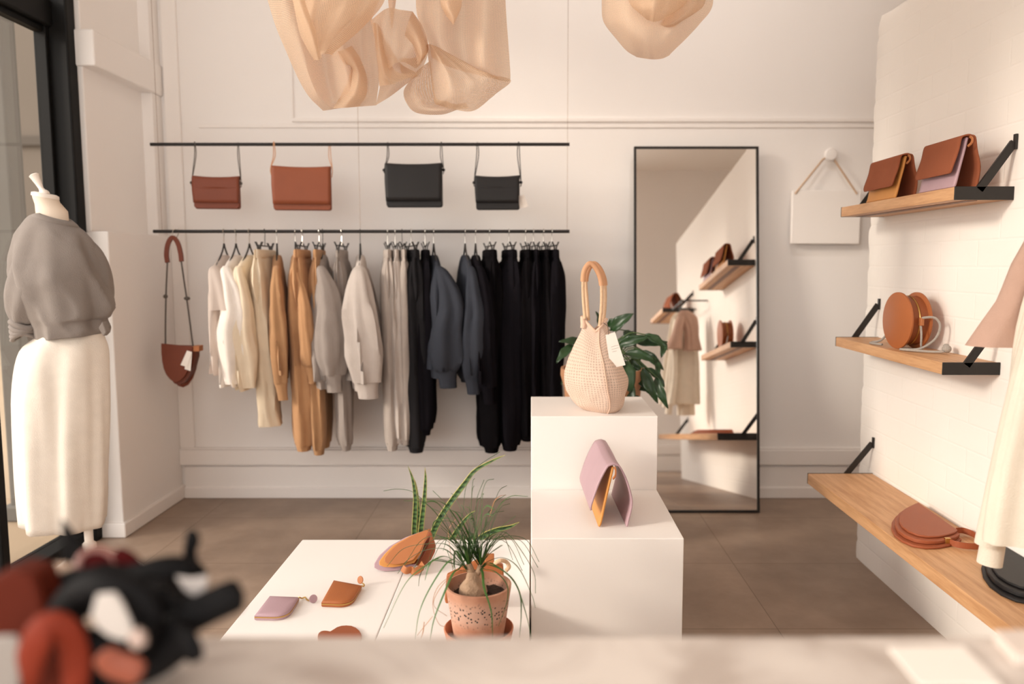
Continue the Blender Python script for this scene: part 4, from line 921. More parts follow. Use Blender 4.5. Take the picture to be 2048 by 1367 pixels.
# ------------------------------------------------------------------ folded clutch tents (own axes: ridge along x)
def rrow(L, y, z, ins): return [Vector((x, y, z)) for x in (-L / 2 + ins, -L / 4, 0, L / 4, L / 2 - ins)]
def tent_clutch(label, loc, rz, L, h, wb, flap, mo, mi, flip=1, bulge=.012, group=None, seam=True, sag=0.):
    t = thing('folded_clutch', label, 'clutch', loc, rz, group, world=False)
    f = flip
    # outer hide: back leg, over the ridge, down the front as a flap
    prof = [(f * wb * .5, .003, 0.0), (f * (wb * .5 + bulge * .2), h * .1, 0), (f * (wb * .46 + bulge), h * .4, 0), (f * (wb * .28 + bulge), h * .72, 0), (f * .02, h * .95, 0), (f * .008, h * .99, 0), (0, h, 0), (-f * .012, h * .985, 0), (-f * .022, h * .94, 0), (-f * (wb * .3 + bulge * 1.1), h * .7, 0), (-f * (wb * .48 + bulge * 1.4), h * (1 - flap) + h * .12, 0), (-f * (wb * .52 + bulge * 1.3), h * (1 - flap) + h * .03, .004), (-f * (wb * .53 + bulge * 1.2), h * (1 - flap), .012)]
    rows = []
    for i, (y, z, ins) in enumerate(prof):
        r = rrow(L, y, z, ins)
        if sag: r = [Vector((p.x, p.y, p.z - sag * z / h * max(0, (.5 - abs(p.x / L + .12) * 2)))) for p in r]
        rows.append(r)
    MB().grid(rows, 4).build('outer_hide', mo, t, solid=.005, angle=80)
    rows = [rrow(L - .006, y, z, 0) for y, z in ((-f * .002, h * .95), (-f * wb * .14, h * .7), (-f * wb * .3, h * .38), (-f * wb * .43, h * .1), (-f * wb * .5, .003))]
    MB().grid(rows, 4).build('inner_pocket', mi, t, solid=.006, angle=80)
    if seam:
        y0, z0 = -f * (wb * .44 + bulge * 1.5), h * (1 - flap) + h * .2
    MB().strap(catmull([(-L / 2 - .003, f * .002, h * .96), (-L / 2 - .012, f * .004, h * .92), (-L / 2 - .012, f * .003, h * .84), (-L / 2 - .002, -f * .002, h * .78)], 4), .006, .004, (0, 1, 0)).build('zip_pull', M_TAN2, t)
    return t
a = PY(1217, 930, 2.29); zr_ = a.z - ZS
tent_clutch('lilac folded clutch with mustard inside standing on the middle plinth', (PZ(1212, 1020, ZS).x, 2.46, ZS), pi / 2 + radians(2), .33, .197, .085, .74, M_LILAC, M_ORANGE, flip=-1, bulge=.018, sag=.016)
def shelf_tent(label, ua, ub, mi, hh, Lk):
    x = 1.325
    ya, yb = PX(ua, 300, x).y, PX(ub, 300, x).y
    return tent_clutch(label, (x, (ya + yb) / 2, 1.5305), pi / 2, abs(ya - yb), hh, .068, .72, M_SUEDE, mi, flip=-1, bulge=.008, group='folded suede clutches on the upper shelf')
shelf_tent('brown suede folded clutch with mustard inside on the upper shelf', 1755, 1815, M_ORANGE, .155, 0)
shelf_tent('brown suede folded clutch with lilac inside on the upper shelf', 1862, 1936, M_LILAC, .158, 0)
tent_clutch('brown suede folded clutch on the shelf seen only in the mirror', (1.31, 1.08, 1.5305), pi / 2 - .1, .22, .16, .1, .68, M_SUEDE, M_SUEDE, bulge=.012)

# ------------------------------------------------------------------ round tan bag on the middle shelf
xd = 1.352; zc = .998 + .101; yd = PX(1797, 640, xd - .03).y
rb = thing('round_bag', 'round tan leather bag with grey rope strap on the middle shelf', 'bag', (xd, yd, .9975), radians(3), world=False)
Mr = Matrix.Rotation(pi / 2, 3, 'Y'); RD = .101
for sx, nm in ((-.034, 'front_disc'), (.034, 'back_disc')):
    MB().lathe([(RD - .002, -.004), (RD, -.003), (RD, .003), (RD - .002, .004)], (sx, 0, RD), 56, Mr).build(nm, M_TAN, rb, angle=50)
MB().lathe([(RD - .012, -.032), (RD - .016, -.026), (RD - .014, -.004), (RD - .016, 0), (RD - .014, .004), (RD - .016, .026), (RD - .012, .032)], (0, 0, RD), 48, Mr).build('gusset', leather('deep_tan_leather', (140, 76, 42)), rb, angle=50)
MB().lathe([(RD - .013, -.003), (RD - .011, 0), (RD - .013, .003)], (0, 0, RD), 48, Mr, False, False).build('zip', M_BRASS, rb)
MB().box((-.006, -RD - .002, RD - .012), (.006, -RD + .016, RD + .016)).build('strap_loop', M_TAN2, rb, bevel=.002)
MB().tube(catmull([(-.002, -.088, .11), (.004, -.105, .118), (.03, -.125, .118), (.045, -.132, .09), (.03, -.13, .045), (-.01, -.115, .012), (-.05, -.09, .006), (-.064, -.08, .006)], 6), .0042, 8).tube(catmull([(-.064, -.08, .006), (-.03, -.13, .006), (.0, -.16, .006), (.03, -.18, .008), (.045, -.17, .012)], 6), .0042, 8).tube(catmull([(.0, -.09, .1), (-.004, -.105, .06), (0, -.1, .02), (.01, -.09, .008)], 6), .0036, 8).build('rope_strap', M_ROPE_G, rb)
MB().tube(catmull([(.0, .09, .08), (-.02, .13, .02), (-.045, .16, .006), (-.06, .13, .006), (-.045, .08, .006)], 6), .0042, 8).build('strap_end', M_ROPE_G, rb)
MB().sphere((.045, -.178, .017), .0145, 7, (1, 1.1, .95)).sphere((.05, -.165, .024), .01, 6).build('rope_knot', M_ROPE_G, rb)

# ------------------------------------------------------------------ half moon bags lying on the low shelf
ZB = .4185
def zx6(x, y, Z): return PZ(1600 + x / 3.254, 860 + y / 3.254, Z)
hm = [(770, 462), (710, 492), (668, 522), (648, 552), (646, 585), (664, 618), (705, 648), (765, 672), (835, 683), (905, 681), (965, 669), (1008, 655), (1025, 640), (900, 553)]
ptsw = [zx6(x, y, ZB + .03) for x, y in hm]
c0 = (ptsw[0] + ptsw[12]) / 2
def half_moon(label, shift, m, strap=True):
    t = thing('half_moon_bag', label, 'bag', (c0.x + shift.x, c0.y + shift.y, ZB), group='half moon bags lying on the lowest shelf')
    for k, (s, z, th, nm) in enumerate(((1.2, ZB + .0, .008, 'lower_panel'), (1.11, ZB + .0085, .012, 'middle_panel'), (1.0, ZB + .021, .007, 'top_flap'))):
        q = [Vector((c0.x + shift.x + (p.x - c0.x) * s, c0.y + shift.y + (p.y - c0.y) * s, z)) for p in ptsw]
        mx_ = max(p.x for p in q)
        if mx_ > XW - .006: q = [Vector((min(p.x, XW - .006), p.y, p.z)) for p in q]
        MB().prism(q, (0, 0, th)).build(nm, m, t, bevel=.0025, angle=50)
    if strap:
        sp = [zx6(x, y, ZB + z) for x, y, z in ((1015, 650, .02), (1060, 650, .016), (1150, 668, .013), (1205, 690, .013), (1222, 725, .012), (1190, 750, .012), (1110, 752, .012), (1030, 742, .012), (965, 722, .012))]
        sp = [Vector((min(p.x, XW - .02), p.y, p.z)) + shift for p in sp]
        st_o = MB().strap(catmull(sp, 6), .003, .019, (0, 0, 1)).build('strap', M_TAN2 if m == M_BROWN else m, t)
        MB().box(sp[8] + Vector((-.012, -.006, -.01)), sp[8] + Vector((.006, .006, .012))).build('buckle', M_BRASS, st_o, bevel=.001)
    return t
half_moon('brown half moon bag with buckled strap lying on the lowest shelf', Vector((0, 0, 0)), leather('rust_tan_leather', (152, 82, 52)))
half_moon('black half moon bag under the hanging cream garment on the lowest shelf', Vector((PZ(1955, 1140, ZB).x - PZ(1777, 1048, ZB).x, PZ(1955, 1140, ZB).y - PZ(1777, 1048, ZB).y, 0)), M_BLK)

# ------------------------------------------------------------------ garments hanging at the right edge
gr = thing('garment_arm', 'black wall rail for garments, seen in the mirror beside the brick wall', 'rail', (XW, 1.65, 1.62))
MB().tube([(1.24, 1.42, 1.5), (1.24, 1.87, 1.5)], .007, 10).build('rod', M_BLACK, gr)
for y in (1.43, 1.86): MB().tube([(1.24, y, 1.5), (XW - .002, y, 1.5)], .006, 10).build('wall_arm', M_BLACK, gr)
def side_garment(name, label, cat, y, prof, m, n=72, fo=9, am=.09, ph=0., base_=None):
    t = thing(name, label, cat, (1.24, y, prof[-1][0]), 0)
    rings = []
    for i, (z, x0, x1, d) in enumerate(prof):
        c = (x0 + x1) / 2; w = (x1 - x0) / 2; rg = []
        for j in range(n):
            th = 2 * pi * j / n; k = 1 + (am * sin(fo * th + ph + i * .15) + am * .5 * sin((fo + 4) * th - i * .2)) * min(1, i / 4)
            rg.append(Vector((c + w * cos(th) * (1 + (k - 1) * .25), y + d * sin(th) * k, z)))
        rings.append(rg)
    sm = [catmull([r[j] for r in rings], 4) for j in range(n)]
    MB().loft([[sm[j][i] for j in range(n)] for i in range(len(sm[0]))], True, True).build('body_cloth', m, t, angle=85)
    return t
def xat(u, y): return (u - CX) / F * y
M_CREAMG = fabric('cream_viscose', (226, 216, 200)); M_TAUPE = fabric('taupe_knit', (186, 154, 138))
g1 = side_garment('cream_dress', 'long cream dress hanging from the wall rail at the right edge', 'dress', 1.74, [(1.42, 1.21, 1.27, .012), (1.4, 1.19, 1.3, .02), (1.36, 1.165, 1.35, .025), (1.28, 1.15, 1.37, .03), (1.18, 1.13, 1.38, .036), (1.0, 1.095, 1.39, .045), (.85, 1.07, 1.39, .05), (.74, 1.055, 1.39, .055), (.66, 1.05, 1.39, .055)], M_CREAMG)
q = MB()
for k in range(3):
    x = 1.095 + .02 * k; zb_ = (.63, .575, .65)[k]
    q.tube(catmull([(1.2, 1.76 + .02 * k, 1.36), (1.165 + .004 * k, 1.79 + .02 * k, 1.15), (x + .035, 1.8 + .02 * k, .9), (x, 1.8 + .02 * k, zb_)], 5), [.016 + .012 * i / 15 for i in range(16)], 14)
q.build('sleeve', M_CREAMG, g1, angle=80)
MB().loft([ring(Vector((1.28, 1.7, z)), UX, UY, .07, .035, 40, z * 9, 7, .12, 1., 1.) for z in (.78, .72, .66, .6, .57)]).build('hem_panel', M_CREAMG, g1, angle=80)
g2 = side_garment('taupe_top', 'taupe flared knit top behind the cream dress at the right edge', 'top', 1.86, [(1.42, 1.23, 1.29, .01), (1.4, 1.21, 1.32, .02), (1.36, 1.2, 1.36, .025), (1.28, 1.24, 1.37, .03), (1.2, 1.25, 1.37, .03), (1.1, 1.24, 1.39, .035), (1.09, 1.24, 1.39, .035)], M_TAUPE)
MB().loft([ring(Vector(c), UX, UY, a, b, 32, i * .5, 6, .06, .5, 1.) for i, (c, a, b) in enumerate((((1.225, 1.87, 1.37), .03, .03), ((1.205, 1.885, 1.3), .036, .035), ((1.185, 1.89, 1.21), .045, .04), ((1.165, 1.895, 1.15), .06, .045), ((1.15, 1.895, 1.1), .075, .05)))]).build('flared_sleeve', M_TAUPE, g2, angle=80)
for y, lb in ((1.74, 'steel hanger holding the long cream dress'), (1.86, 'steel hanger holding the taupe knit top')):
    h_ = dup(PROTO[('shirt', 0)], (1.24, y, 1.501), pi / 2, lb, 'hangers on the wall rail')
    h_.scale = (1, .28, 1)

# ------------------------------------------------------------------ zip pouches and other goods on the low plinths
def zx5(x, y, Z): return PZ(490 + x / 4.995, 1040 + y / 4.995, Z)
def pouch(label, px, m, mz, charm, th=.017):
    pts = [zx5(x, y, ZL + th) for x, y in px]; c = sum(pts, Vector()) / len(pts)
    t = thing('zip_pouch', label, 'pouch', (c.x, c.y, ZL), group='zip pouches on the low plinth')
    low = [Vector((p.x, p.y, ZL + .0005)) for p in pts]
    rings = []
    for s, z in ((.96, 0), (1.0, .003), (1.0, .006), (.985, .0075), (.985, .0095), (1.0, .011), (1.0, .013), (.97, .0155), (.8, .018), (.4, .0195)):
        rings.append([Vector((c.x + (p.x - c.x) * s, c.y + (p.y - c.y) * s, ZL + .0006 + z)) for p in low])
    MB().loft(rings).build('leather_body', m, t, angle=60)
    e = [Vector((c.x + (p.x - c.x) * .997, c.y + (p.y - c.y) * .997, ZL + .0092)) for p in low]
    i0, i1 = charm['zip']; MB().strap(catmull(e[i0:i1], 3), .0022, .003, (0, 0, 1)).build('zip', mz, t)
    cp = [zx5(x, y, ZL + z) for x, y, z in charm['chain']]
    ch_o = MB().tube(catmull(cp, 5), .0022, 8).build('chain', M_BRASS, t)
    cx, cy = charm['disc']; cc = zx5(cx, cy, ZL + charm['z'])
    Mc = Matrix.Rotation(charm['ry'], 3, 'Z') @ Matrix.Rotation(charm['rx'], 3, 'X')
    MB().lathe([(.0005, -.0016), (.0115, -.0016), (.0122, 0), (.0115, .0016), (.0005, .0016)], cc, 28, Mc).build('charm_disc', charm['m'], ch_o)
    return t
def rounded(pts, i, r, n=7):
    """replace corner i of a polygon by an arc-like curve"""
    p = [Vector((x, y, 0)) for x, y in pts]; a, b, c = p[i - 1], p[i], p[(i + 1) % len(p)]
    d0 = b + (a - b) * r; d1 = b + (c - b) * r
    arc = [d0 * (1 - t) ** 2 + b * 2 * t * (1 - t) + d1 * t * t for t in [k / n for k in range(n + 1)]]
    q = p[:i] + arc + p[i + 1:]
    return [(v.x, v.y) for v in q]
pp = rounded([(92, 940), (425, 945), (540, 757), (245, 745)], 1, .45)
pouch('lilac zip pouch with lilac disc charm on the low plinth', pp, M_LILAC, M_BRASS, dict(zip=(0, 10), chain=((535, 765, .012), (570, 775, .004), (600, 765, .006), (620, 790, .004), (650, 800, .006)), disc=(682, 780), z=.012, ry=.5, rx=1.25, m=M_LILAC))
pp = rounded([(762, 808), (1060, 820), (1165, 640), (885, 588)], 1, .45)
pouch('tan zip pouch with tan disc charm beside the lilac one', pp, M_TAN, M_BRASS, dict(zip=(0, 10), chain=((1160, 650, .014), (1185, 655, .012), (1190, 640, .014), (1175, 625, .016)), disc=(1152, 592), z=.02, ry=-.6, rx=1.3, m=M_TAN2))
cl = [(725, 1160), (725, 1140), (735, 1120), (760, 1103), (790, 1098), (820, 1100), (850, 1106), (880, 1088), (920, 1062), (965, 1049), (1015, 1045), (1065, 1050), (1110, 1068), (1145, 1098), (1164, 1130), (1165, 1170), (1140, 1240), (1080, 1290), (960, 1300), (850, 1280), (760, 1230), (730, 1190)]
cw = [zx5(x, y, ZL + .006) for x, y in cl]; cc = sum(cw, Vector()) / len(cw)
cm = thing('leather_mat', 'brown cloud shaped leather piece at the counter edge on the low plinth', 'leather piece', (cc.x, cc.y, ZL))
MB().prism([Vector((p.x, p.y, ZL + .0005)) for p in cw], (0, 0, .003)).build('lower_layer', M_BROWN, cm, bevel=.001)
MB().prism([Vector((cc.x + (p.x - cc.x) * .985, cc.y + (p.y - cc.y) * .985, ZL + .0037)) for p in cw], (0, 0, .003)).build('upper_layer', M_BROWN, cm, bevel=.001)
# half moon wallet propped like a shell
YW = 2.47
sb = thing('half_moon_pouch', 'tan, mustard and lilac layered half moon pouch propped open on the low plinth', 'pouch', (PZ(815, 1142, ZL).x, YW, ZL))
def zz5(x, y, Y): return PY(490 + x / 4.995, 1040 + y / 4.995, Y)
def layer(px, y0, y1, th, m, nm):
    ys = [y for _, y in px]; a, b = min(ys), max(ys)
    MB().prism([zz5(x, y, y0 + (y1 - y0) * (b - y) / (b - a)) for x, y in px], (0, th, 0)).build(nm, m, sb, bevel=.002, angle=50)
def moon(tip, base_, bulge, n=16):
    """half moon with its straight edge from tip to base_, belly through bulge"""
    t, b, g = Vector(tip), Vector(base_), Vector(bulge); out = []
    c = (g - (t + b) * .25) * 2
    c1 = t + (c - t) * .8; c2 = b + (c - b) * .8
    for i in range(n + 1):
        k = i / n; q = t * (1 - k) ** 3 + c1 * 3 * k * (1 - k) ** 2 + c2 * 3 * k * k * (1 - k) + b * k ** 3; out.append((q.x, q.y))
    return out
lil = [(1840, 85), (1600, 170), (1440, 260), (1340, 350), (1290, 430), (1290, 470), (1330, 495), (1400, 508), (1500, 500), (1600, 482), (1700, 455), (1760, 330)]
mus = [(1842, 85), (1640, 160), (1480, 250), (1390, 340), (1338, 410), (1340, 445), (1390, 466), (1480, 468), (1580, 452), (1690, 425), (1760, 320)]
tan = [(1845, 82), (1680, 145), (1530, 230), (1440, 310), (1396, 370), (1392, 408), (1420, 432), (1500, 440), (1580, 428), (1680, 395), (1760, 290)]
layer(lil, YW - .03, YW + .05, .006, M_LILAC, 'lilac_layer'); layer(mus, YW - .04, YW + .04, .006, M_ORANGE, 'mustard_layer'); layer(tan, YW - .05, YW + .03, .006, M_TAN2, 'tan_layer')
layer([(1845, 85), (1880, 180), (1905, 260), (1895, 320), (1860, 390), (1800, 445), (1740, 470), (1690, 480), (1680, 440), (1760, 300)], YW + .02, YW + .1, .01, M_BROWN, 'back_half')
layer([(1850, 150), (1830, 260), (1780, 360), (1730, 430), (1660, 440), (1670, 400), (1740, 300)], YW - .02, YW + .05, .008, M_DBROWN, 'gusset')
MB().strap(catmull([zz5(1570, 470, YW - .05), zz5(1610, 500, YW - .06), zz5(1660, 490, YW - .05), zz5(1690, 510, YW - .06), zz5(1760, 470, YW - .05), zz5(1750, 430, YW - .03)], 5), .022, .003, (0, 1, 0)).build('strap', M_TAN2, sb)
# small bag hidden behind the pot
yb2 = 2.16; hp = thing('tan_pouch_bag', 'tan bag with rope strap standing behind the terracotta pot', 'bag', (PZ(955, 1210, ZL).x, yb2, ZL))
MB().prism([PY(u, v, yb2 + (1210 - v) * .0003) for u, v in ((891, 1206), (889, 1198), (893, 1150), (960, 1118), (1006, 1130), (1010, 1200), (1006, 1208))], (0, .02, 0)).build('leather_body', M_TAN, hp, bevel=.003)
MB().box(PY(970, 1125, yb2) , PY(988, 1108, yb2) + Vector((0, .012, 0))).build('tab', M_TAN2, hp, bevel=.002)
MB().tube(catmull([PY(990, 1125, yb2), PY(1000, 1120, yb2 - .01), PY(1012, 1122, yb2), PY(1018, 1132, yb2), PY(1012, 1140, yb2)], 5), .006, 8).build('rope_strap', M_ROPE_N, hp)

# ------------------------------------------------------------------ ponytail palm in terracotta
YPOT = 1.92; pc = PY(957, 1165, YPOT); px0 = pc.x
pot = thing('terracotta_pot', 'speckled terracotta pot on the low plinth beside the short plinth', 'pot', (px0, YPOT, ZL))
ZP0, ZP1 = ZL + .012, .482
MB().lathe([(.055, ZP0), (.061, ZP0 + .004), (.0625, ZP0 + .02), (.078, ZP1 - .045), (.0835, ZP1 - .01), (.0845, ZP1), (.079, ZP1 + .001), (.0765, ZP1 - .02), (.07, ZP1 - .045), (.03, ZP1 - .05)], (px0, YPOT, 0), 56, None, True, False).build('pot_wall', terracotta_band_mat(.098, .178), pot)
sa = thing('pot_saucer', 'deep terracotta saucer under the speckled pot', 'saucer', (px0, YPOT, ZL))
MB().lathe([(.07, ZL + .0006), (.076, ZL + .003), (.09, ZL + .066), (.087, ZL + .068), (.083, ZL + .062), (.072, ZL + .011), (.01, ZL + .0105)], (px0, YPOT, 0), 56).build('bowl', M_TERRA, sa)
sl_ = MB(); rr = random.Random(5)
rings = []
for k in range(7):
    r = .0715 * (1 - k / 6.5); rings.append([Vector((px0 + r * cos(2 * pi * j / 30), YPOT + r * sin(2 * pi * j / 30), ZP1 - .03 + .004 * rr.uniform(-1, 1) + .006 * k / 6)) for j in range(30)])
M_SOIL = mat('potting_soil', (62, 46, 36), rough=1, bump=1, scale=120, var=.4, vscale=60)
sl_.loft(rings).build('soil', M_SOIL, pot)
palm = thing('ponytail_palm', 'small ponytail palm with long thin drooping leaves in the speckled pot', 'plant', (px0, YPOT, ZP1 - .026))
M_BULB = mat('bulb_bark', (172, 142, 116), rough=.9, bump=1.0, scale=60, var=.35, vscale=30)
bx = PY(946, 1170, YPOT).x - .0; zb0 = ZP1 - .03
MB().lathe([(.012, zb0 - .004), (.034, zb0), (.037, zb0 + .012), (.034, zb0 + .024), (.026, zb0 + .035), (.0185, zb0 + .043), (.0165, zb0 + .054), (.012, zb0 + .064)], (bx, YPOT, 0), 24).tube([(bx, YPOT, zb0 + .05), (bx - .006, YPOT, zb0 + .068), (bx - .01, YPOT, zb0 + .084)], [.011, .0095, .007], 12).tube([(bx + .006, YPOT, zb0 + .05), (bx + .016, YPOT, zb0 + .066), (bx + .02, YPOT, zb0 + .082)], [.009, .008, .006], 12).build('swollen_stem', M_BULB, palm)
M_GRASS = mat('palm_leaf', (62, 98, 42), rough=.45, var=.25, vscale=6); M_DRY = mat('dry_leaf', (178, 128, 92), rough=.7, var=.2, vscale=6)
def blade(mb, pts, w, k=6):
    p = catmull(pts, k); n = len(p)
    sc = [max(.12, min(1, .65 + i / n * 1.2) if i < n * .3 else 1 - ((i / n - .3) / .7) ** 1.6 * .9) for i in range(n)]
    mb.sweep(p, [(-w, .0), (0, -.0008), (w, .0), (0, .0006)], [(s, 1) for s in sc])
s1 = Vector((bx - .01, YPOT, zb0 + .08)); s2 = Vector((bx + .02, YPOT, zb0 + .078))
def zx4(x, y, Y): return PY(740 + x / 3.506, 900 + y / 3.506, Y)
BL = [  # traced tips with mid points in the crop (x, y, depth offset)
 (1, [(520, 740, -.04), (400, 800, -.07), (250, 930, -.1), (95, 1243, -.12)]), (1, [(560, 770, -.06), (440, 930, -.1), (350, 1120, -.14), (316, 1320, -.16)]),
 (1, [(590, 850, -.08), (520, 1000, -.13), (450, 1180, -.16), (420, 1330, -.18)]), (1, [(520, 690, .0), (380, 700, .03), (260, 770, .06), (195, 862, .08)]),
 (1, [(540, 660, .02), (380, 655, .06), (230, 690, .1), (120, 810, .13)]), (1, [(560, 560, .0), (500, 440, .03), (430, 400, .05), (300, 290, .07), (185, 270, .09), (95, 283, .1)]),
 (1, [(640, 560, .0), (655, 400, .02), (680, 230, .04), (760, 110, .07), (912, 8, .1)]), (1, [(610, 560, .0), (560, 420, .03), (500, 340, .05), (440, 280, .07)]),
 (1, [(640, 600, .02), (560, 480, .06), (450, 500, .09), (440, 620, .1)]), (1, [(650, 620, .0), (640, 430, .05), (590, 320, .08), (570, 300, .1)]),
 (2, [(760, 640, .0), (745, 480, .03), (750, 340, .05), (800, 205, .07)]), (2, [(780, 640, .0), (810, 520, .02), (860, 380, .05), (950, 310, .08)]),
 (2, [(790, 650, -.0), (870, 580, .0), (960, 580, .0), (1060, 700, -.02), (1150, 860, -.04), (1160, 1000, -.05)]), (2, [(800, 670, .02), (900, 610, .04), (1020, 600, .05), (1110, 640, .05), (1185, 780, .05)]),
 (2, [(820, 780, -.03), (930, 750, -.06), (1040, 820, -.09), (1130, 1000, -.11), (1160, 1100, -.12)]), (2, [(830, 800, -.05), (930, 840, -.09), (1020, 930, -.12), (1090, 1130, -.15), (1135, 1320, -.17)]),
 (2, [(800, 830, -.06), (880, 850, -.1), (960, 940, -.12), (960, 1060, -.14), (900, 1230, -.14)]), (2, [(790, 860, -.06), (800, 960, -.12), (850, 1130, -.16), (860, 1310, -.18)]),
 (2, [(850, 790, -.06), (980, 880, -.1), (1050, 1000, -.13), (1060, 1150, -.15), (1048, 1310, -.16)]), (1, [(650, 580, 0), (600, 470, 0), (570, 460, .0)]),
 (2, [(770, 640, .02), (740, 560, .05), (690, 460, .08), (640, 380, .1)]), (2, [(800, 560, 0), (820, 450, .02), (845, 420, .03), (870, 410, .03)]),
 (1, [(600, 700, .05), (590, 800, .1), (600, 830, .12)]), (2, [(730, 700, .03), (670, 760, .08), (600, 840, .1), (540, 700, .12)]),
 (2, [(690, 700, 0), (690, 640, .0), (692, 610, .0)]), (1, [(480, 760, -.03), (420, 790, -.05), (400, 850, -.06), (385, 910, -.07)]), (1, [(450, 770, .0), (380, 820, .02), (350, 880, .03), (340, 950, .03)])]
gm, dm = MB(), MB()
for st, pts in BL:
    b = s1 if st == 1 else s2
    j = Vector((rr.uniform(-.006, .006), rr.uniform(-.006, .006), rr.uniform(-.02, 0)))
    blade(gm, [b + j, b + j * .5 + (zx4(*pts[0][:2], YPOT + pts[0][2]) - b) * .35] + [zx4(x, y, YPOT + d) for x, y, d in pts], .0034)
for k in range(34):   # short upright young leaves in the two crowns
    b = s1 if k % 2 else s2; a = rr.uniform(0, 2 * pi); e = rr.uniform(.15, .8); l = rr.uniform(.07, .17)
    d = Vector((cos(a) * sin(e), sin(a) * sin(e), cos(e)))
    blade(gm, [b + d * .004, b + d * l * .5, b + d * l + Vector((d.x, d.y, -.3)) * l * .25], .0026, 5)
for k in range(22):   # taller arching leaves rising from both crowns
    b = s1 if k % 2 else s2; a = rr.uniform(0, 2 * pi); e = rr.uniform(.1, .6); l = rr.uniform(.15, .26)
    d = Vector((cos(a) * sin(e), sin(a) * sin(e), cos(e)))
    blade(gm, [b + d * .004, b + d * l * .5, b + d * l * .85 + Vector((d.x, d.y, -.1)) * l * .15, b + d * l + Vector((d.x * 1.5, d.y * 1.5, -.35)) * l * .35], .003, 5)
for k in range(12):   # fine drooping ones all round, also behind
    b = s1 if k % 2 else s2; a = rr.uniform(.2, 2.9); l = rr.uniform(.1, .2)
    d = Vector((cos(a), sin(a), 0))
    blade(gm, [b, b + d * l * .35 + Vector((0, 0, .06)), b + d * l * .8 + Vector((0, 0, .05)), b + d * l * 1.15 + Vector((0, 0, -.03))], .0022, 5)
gm.build('leaves', M_GRASS, palm, angle=80)
for pts in ([(700, 830, -.03), (600, 860, -.07), (480, 950, -.1), (440, 1080, -.12), (480, 1210, -.13), (535, 1238, -.13)], [(680, 840, -.03), (560, 890, -.08), (470, 1000, -.11), (450, 1090, -.12), (540, 1160, -.12)], [(440, 1160, -.12), (400, 1210, -.13), (330, 1295, -.14)], [(600, 480, .05), (550, 560, .04), (560, 680, .02), (580, 840, 0)], [(840, 460, .0), (870, 360, .03), (910, 320, .04), (955, 312, .05)], [(380, 1200, -.13), (372, 1270, -.14), (355, 1320, -.14)]):
    blade(dm, [zx4(x, y, YPOT + d) for x, y, d in pts], .0013)
dm.build('dry_leaves', M_DRY, palm, angle=80)

# ------------------------------------------------------------------ snake plant behind the low plinths
YS = 2.98; sp_x = PY(868, 1060, YS).x
spp = thing('floor_pot', 'plain pot standing on the floor behind the low plinth', 'pot', (sp_x, YS, 0))
MB().lathe([(.06, .001), (.075, .01), (.09, .12), (.095, .145), (.088, .145), (.083, .125), (.02, .12)], (sp_x, YS, 0), 36).build('pot_wall', M_TERRA, spp)
snk = thing('snake_plant', 'snake plant with banded upright and leaning leaves behind the low plinth', 'plant', (sp_x, YS, .12))
M_SNK = leaf_band_mat()
def sleaf(pts, w):
    p = catmull([PY(u, v, YS + d) for u, v, d in pts], 6); n = len(p); m = MB()
    rings = []; upv = Vector((0, -1, 0))
    for i in range(n):
        a, b = p[max(0, i - 1)], p[min(n - 1, i + 1)]; t = (b - a).normalized(); s = t.cross(upv).normalized(); f = i / (n - 1)
        k = w * .88 * (.75 + .25 * sin(pi * min(1, f * 1.6))) * (1 if f < .55 else max(.04, 1 - ((f - .55) / .45) ** 1.8))
        nn = s.cross(t).normalized()
        rings.append([p[i] + s * (k * q) + nn * (abs(q) * k * .35) for q in (-1, -.8, -.4, 0, .4, .8, 1)])
    m.loft(rings, False, False, closed=False, ulen=1, vlen=1)
    for q in range(len(m.uv)):
        if m.uv[q]: m.uv[q] = tuple((abs(u * 2 - 1), v) for u, v in m.uv[q])
    return m.build('leaf', M_SNK, snk, solid=.003, angle=80)
sleaf([(845, 1150, 0), (832, 1105, 0), (829, 1060, 0), (831, 1000, 0), (826, 960, 0), (816, 931, 0)], .0125)
sleaf([(850, 1150, .03), (838, 1105, .03), (838, 1060, .03), (836, 1010, .03), (831, 970, .03), (827, 955, .03)], .011)
sleaf([(858, 1150, -.02), (842, 1105, -.02), (842, 1060, -.02), (848, 1005, -.02), (851, 960, -.02), (850, 934, -.02)], .0125)
sleaf([(862, 1150, -.02), (855, 1105, -.02), (868, 1060, -.02), (893, 1015, -.02), (930, 965, -.02), (950, 940, -.02), (985, 920, -.02), (1011, 909, -.02)], .0135)
sleaf([(875, 1150, .0), (885, 1115, .0), (905, 1075, .0), (925, 1045, 0), (940, 1028, 0), (951, 1020, 0)], .012)
sleaf([(885, 1150, -.03), (925, 1105, -.04), (965, 1072, -.04), (995, 1058, -.04), (1020, 1052, -.04), (1039, 1043, -.04)], .015)

